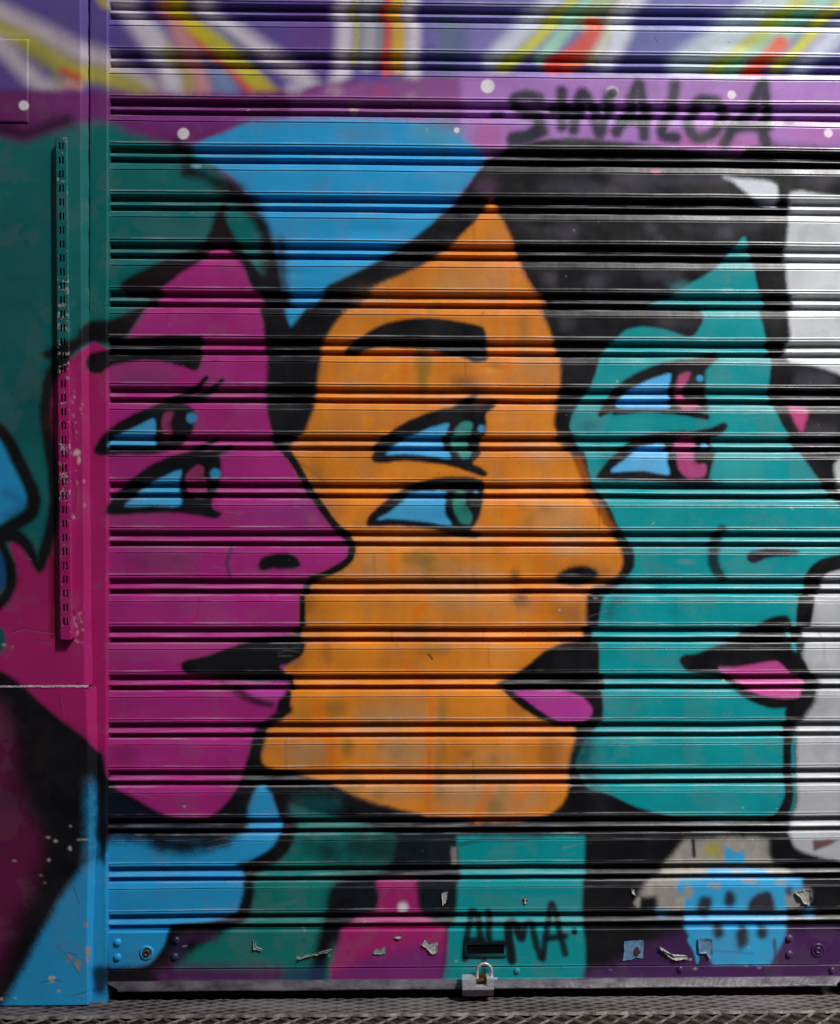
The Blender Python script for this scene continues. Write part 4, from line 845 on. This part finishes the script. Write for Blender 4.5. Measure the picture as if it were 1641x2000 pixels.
torn('torn_sticker', 'white torn sticker scrap on the magenta part of the bottom rail', 837, 1850, [(-18, -8), (-8, -18), (4, -12), (20, -14), (21, 10), (10, 15), (2, 8), (-6, -2)], M_paper, group=G)
torn('torn_sticker', 'greyish green sticker scrap left of the white torn scrap on the magenta rail', 742, 1856, [(-16, 6), (-8, -6), (2, -2), (12, -10), (13, 6), (0, 8)], M_paper_green, curl=1, group=G)
torn('torn_sticker', 'light blue rectangular sticker with a dark red hole on the purple part of the rail', 1236, 1855, [(-21, -20), (0, -23), (24, -23), (25, -6), (22, 18), (6, 16), (-4, 21), (-24, 24), (-20, 0)], M_paper_blue, d=2.6, curl=.6, group=G)
torn('torn_sticker', 'small dark red scrap on the light blue rectangular sticker', 1243, 1857, [(-6, -2), (-3, -9), (3, -12), (4, -4), (8, 1), (3, 9), (-5, 7)], simple('dark_red_paper', (50, 14, 20), (90, 30, 34), 200, .7), d=4.2, curl=1, group=G)
torn('torn_sticker', 'thin white curled strip of torn paper right of the light blue rectangular sticker', 1312, 1862, [(-30, -20), (-18, -8), (-4, -2), (6, 4), (34, 4), (34, 11), (8, 12), (-4, 10), (-12, 0), (-26, -10)], M_paper, curl=6, group=G)
torn('torn_sticker', 'small blue torn sticker corner overlapping the bright blue painted shape on the rail', 1376, 1850, [(-16, -22), (18, -22), (17, 18), (10, 24), (2, 12), (-14, 12)], M_paper_blue, curl=3, group=G)
torn('torn_sticker', 'crumpled silver sticker on the last slat at the right of the blue painted shape', 1572, 1752, [(-24, -12), (-8, -16), (12, -20), (14, 4), (8, 18), (-6, 12), (-10, 2)], M_paper, d=2, curl=5, group=G)
torn('torn_sticker', 'small white paper scrap on black paint above the white torn scrap', 868, 1754, [(-6, -12), (8, -16), (5, 2), (2, 10), (-5, 16)], M_paper, d=1, curl=2, group=G)
torn('torn_sticker', 'long thin curled greenish paper strip on the green part of the rail', 606, 1858, [(-26, 12), (-2, 2), (22, 0), (50, -8), (48, -4), (20, 6), (2, 7), (-24, 15)], M_paper_green, curl=6, group=G)
torn('torn_sticker', 'small torn paper chip on black paint left of the beige painted patch', 1237, 1742, [(-6, -8), (3, -6), (6, 8), (-2, 4)], M_paper, d=1, curl=3, group=G)
torn('torn_sticker', 'tiny curled paper chip on teal paint above the word ALMA', 1027, 1757, [(-4, -6), (4, -8), (3, 8), (-3, 8)], M_paper, d=1, curl=3, group=G)
torn('torn_sticker', 'small pointed flake hooked on the magenta rail above the grey green scrap', 778, 1828, [(-12, 2), (4, -6), (10, -2), (4, 4)], M_paper, curl=3, group=G)
torn('torn_sticker', 'small L shaped flake on the green rail near the blue corner', 500, 1845, [(-6, -12), (-2, -10), (0, 4), (16, 8), (14, 12), (-4, 8)], M_paper_green, curl=3, group=G)

# ================================================================== threshold, grate, ground
def sheet(name, x0, x1, y0, y1, nx, ny, z, m, amp=0.0, parent=None):
    verts = []; nn = fbm(ny, nx, 6, 808, 4)
    for j in range(ny):
        for i in range(nx): verts.append((x0 + (x1 - x0) * i / (nx - 1), y0 + (y1 - y0) * j / (ny - 1), z + amp * (nn[j, i] - .5)))
    faces = [(j * nx + i, j * nx + i + 1, (j + 1) * nx + i + 1, (j + 1) * nx + i) for j in range(ny - 1) for i in range(nx - 1)]
    return mesh(name, verts, faces, m, parent, True)
XA, XB = (-300 - 820.5) * S, (1980 - 820.5) * S
# sill: metal tread worn and clogged, same diamond pattern nearly filled with dirt
xs_ = np.arange(-300, 1982, 2.0); ds_ = np.arange(2, 66, 1.0)
Xs, Ds = np.meshgrid(xs_, ds_)
wob = (fbm(len(ds_), len(xs_), 20, 811, 3, cx=60) - .5) * 5
ua = (Xs + wob) / 44 + Ds / 15; ub = (Xs + wob) / 44 - Ds / 15
rid = np.maximum(np.exp(-((ua - np.round(ua)) / .13) ** 2), np.exp(-((ub - np.round(ub)) / .13) ** 2))
dirt = fbm(len(ds_), len(xs_), 30, 812, 5, cx=70)
hgt = rid * np.clip(1.5 - dirt * 1.4, .2, 1) * 1.6 + dirt * 2 - 2
co = np.stack([(Xs - 820.5) * S, -Ds * S, hgt * S], -1).reshape(-1, 3)
M_sillp = painted('dirty_tread_metal', .5, .5, .4)
R_, K_ = Xs.shape
ii = (np.arange(R_ - 1)[:, None] * K_ + np.arange(K_ - 1)[None]).ravel()
me = bpy.data.meshes.new('sill_plate'); me.from_pydata(co.tolist(), [], np.stack([ii, ii + K_, ii + K_ + 1, ii + 1], 1).tolist()); me.materials.append(M_sillp)
c = np.ones((len(co), 4), np.float32); t_ = (np.clip(rid * .7 + (dirt - .5) * 1.3 + .15, 0, 1))[..., None]
c[:, :3] = (lin((48, 40, 38)) * (1 - t_) + lin((126, 120, 120)) * t_).reshape(-1, 3)
aa = me.color_attributes.new('paint', 'FLOAT_COLOR', 'POINT'); aa.data.foreach_set('color', c.ravel())
th = empty('threshold', (0, -.03, 0)); tag(th, 'worn grey metal threshold running under the shutter', 'threshold')
setparent(link(bpy.data.objects.new('sill_plate', me)), th)
v, f = boxgeo(-300, 1980, 1946.5, 1990, -60, -30); mesh('recess_back', v, f, M_dark, th)  # near-black box added so the gap under the ledge looks shaded
v, f = boxgeo(-300, 1980, 1951, 1953, 66, 1.6); mesh('sill_edge', v, f, M_dark, th)
# diamond mesh tread in front
gr = empty('metal_grate', (0, -.25, 0)); tag(gr, 'rusty diamond mesh metal grate along the foot of the shutter', 'grate')
dw, dh = 44.0, 35.0; y_start = 68.0; rows_ = 18
def strand(rowi, flip):
    v = []; f = []; n = int(2280 / (dw / 2)); zoff = 1.8 if flip else 0
    base_d = y_start + rowi * dh / 2
    for k in range(n + 1):
        x = -300 + k * dw / 2; up__ = (k + rowi) % 2 == 0
        d = base_d + (dh / 2 if up__ else 0) + random.uniform(-.5, .5)
        for (dd, zz) in ((-1.9, -2), (-1.5, 1.4), (.9, 2.0), (1.9, -2)):
            v.append(((x - 820.5) * S, -(d + dd) * S, (zz - 3.0) * S))
    for k in range(n):
        for i in range(3): f.append((k * 4 + i, (k + 1) * 4 + i, (k + 1) * 4 + i + 1, k * 4 + i + 1))
    return v, f
G_ = ([], [])
for r_ in range(rows_): add(G_, strand(r_, False))
mesh('mesh_strands', G_[0], G_[1], M_grate, gr)
e_ = ([], [])
nE = 400; 
for i in range(nE + 1):
    x = -300 + 2280 * i / nE; wob = 1.4 * math.sin(x / dw * 2 * math.pi) + random.uniform(-.4, .4)
    for dd, zz in ((62 + wob, -5), (63 + wob, 1.0), (67 + wob, 1.4), (69 + wob, -3)): e_[0].append(((x - 820.5) * S, -dd * S, zz * S))
for i in range(nE):
    for k in range(3): e_[1].append((i * 4 + k, (i + 1) * 4 + k, (i + 1) * 4 + k + 1, i * 4 + k + 1))
mesh('edge_bar', e_[0], e_[1], M_grate, gr)
g0 = sheet('ground', -14, 14, .3, -14, 60, 60, -9 * S, M_soil, .001); tag(g0, kind='structure')

# ================================================================== masonry behind shutter and panels
M_back = simple('dark_masonry', (30, 27, 26), (52, 47, 44), 8, .95)
v, f = boxgeo(-270, 1993, -280, 1990, -260, -62)
tag(mesh('facade_wall', v, f, M_back), 'dark masonry wall seen only through the crack beside the left guide rail', 'wall')
# ================================================================== unseen buildings added to shade the shutter (also mirrored in the gloss paint)
def wbox(x0, x1, y0, y1, z0, z1):
    v = [(x, y, z) for z in (z0, z1) for y in (y0, y1) for x in (x0, x1)]
    return v, [(0, 2, 3, 1), (4, 5, 7, 6), (0, 1, 5, 4), (2, 6, 7, 3), (0, 4, 6, 2), (1, 3, 7, 5)]
M_fac = simple('ochre_render', (128, 112, 92), (158, 142, 120), 2, .9, 0, .3, .01)
M_win = simple('window_glass', (22, 26, 30), (30, 34, 40), 3, .15)
EDGE = 5.7  # corner of the added building, placed so its penumbra darkens the left
ob = empty('shade_building', (0, -8, -.01)); tag(ob, 'unseen ochre building added behind the camera to shade the left side', 'building')
v, f = wbox(-22, EDGE, -16, -7.2, -.02, 13.5); mesh('wall', v, f, M_fac, ob)
for fl in range(4):
    for k in range(7):
        x = EDGE - 2.4 - k * 3.6; z = 1.0 + fl * 3.1
        v, f = wbox(x - .6, x + .6, -7.2, -7.12, z, z + 1.7); mesh('window', v, f, M_win, ob)
o2 = empty('shade_building', (12, -8, -.01)); tag(o2, 'unseen lower grey building added behind the camera to shade the lower shutter', 'building')  # added for its roofline, which takes sun off the lower shutter
M_fac2 = simple('grey_render', (120, 118, 114), (150, 148, 144), 2, .9, 0, .3, .01)
v, f = wbox(EDGE + .05, 24, -15, -7.2, -.02, 10.0); mesh('wall', v, f, M_fac2, o2)
for fl in range(3):
    for k in range(4):
        x = EDGE + 2.4 + k * 3.6; z = 1.0 + fl * 3.0
        v, f = wbox(x - .6, x + .6, -7.2, -7.12, z, z + 1.7); mesh('window', v, f, M_win, o2)
sw = empty('side_shade_wall', (-2.5, -.9, -.01)); tag(sw, 'unseen rendered side wall added left of the painted panels to darken them', 'building')  # added out of view to cut the skylight on the left
v, f = wbox(-6, (-270 - 820.5) * S - .002, -.8, .3, -.02, 4.2); mesh('wall', v, f, M_conc, sw)
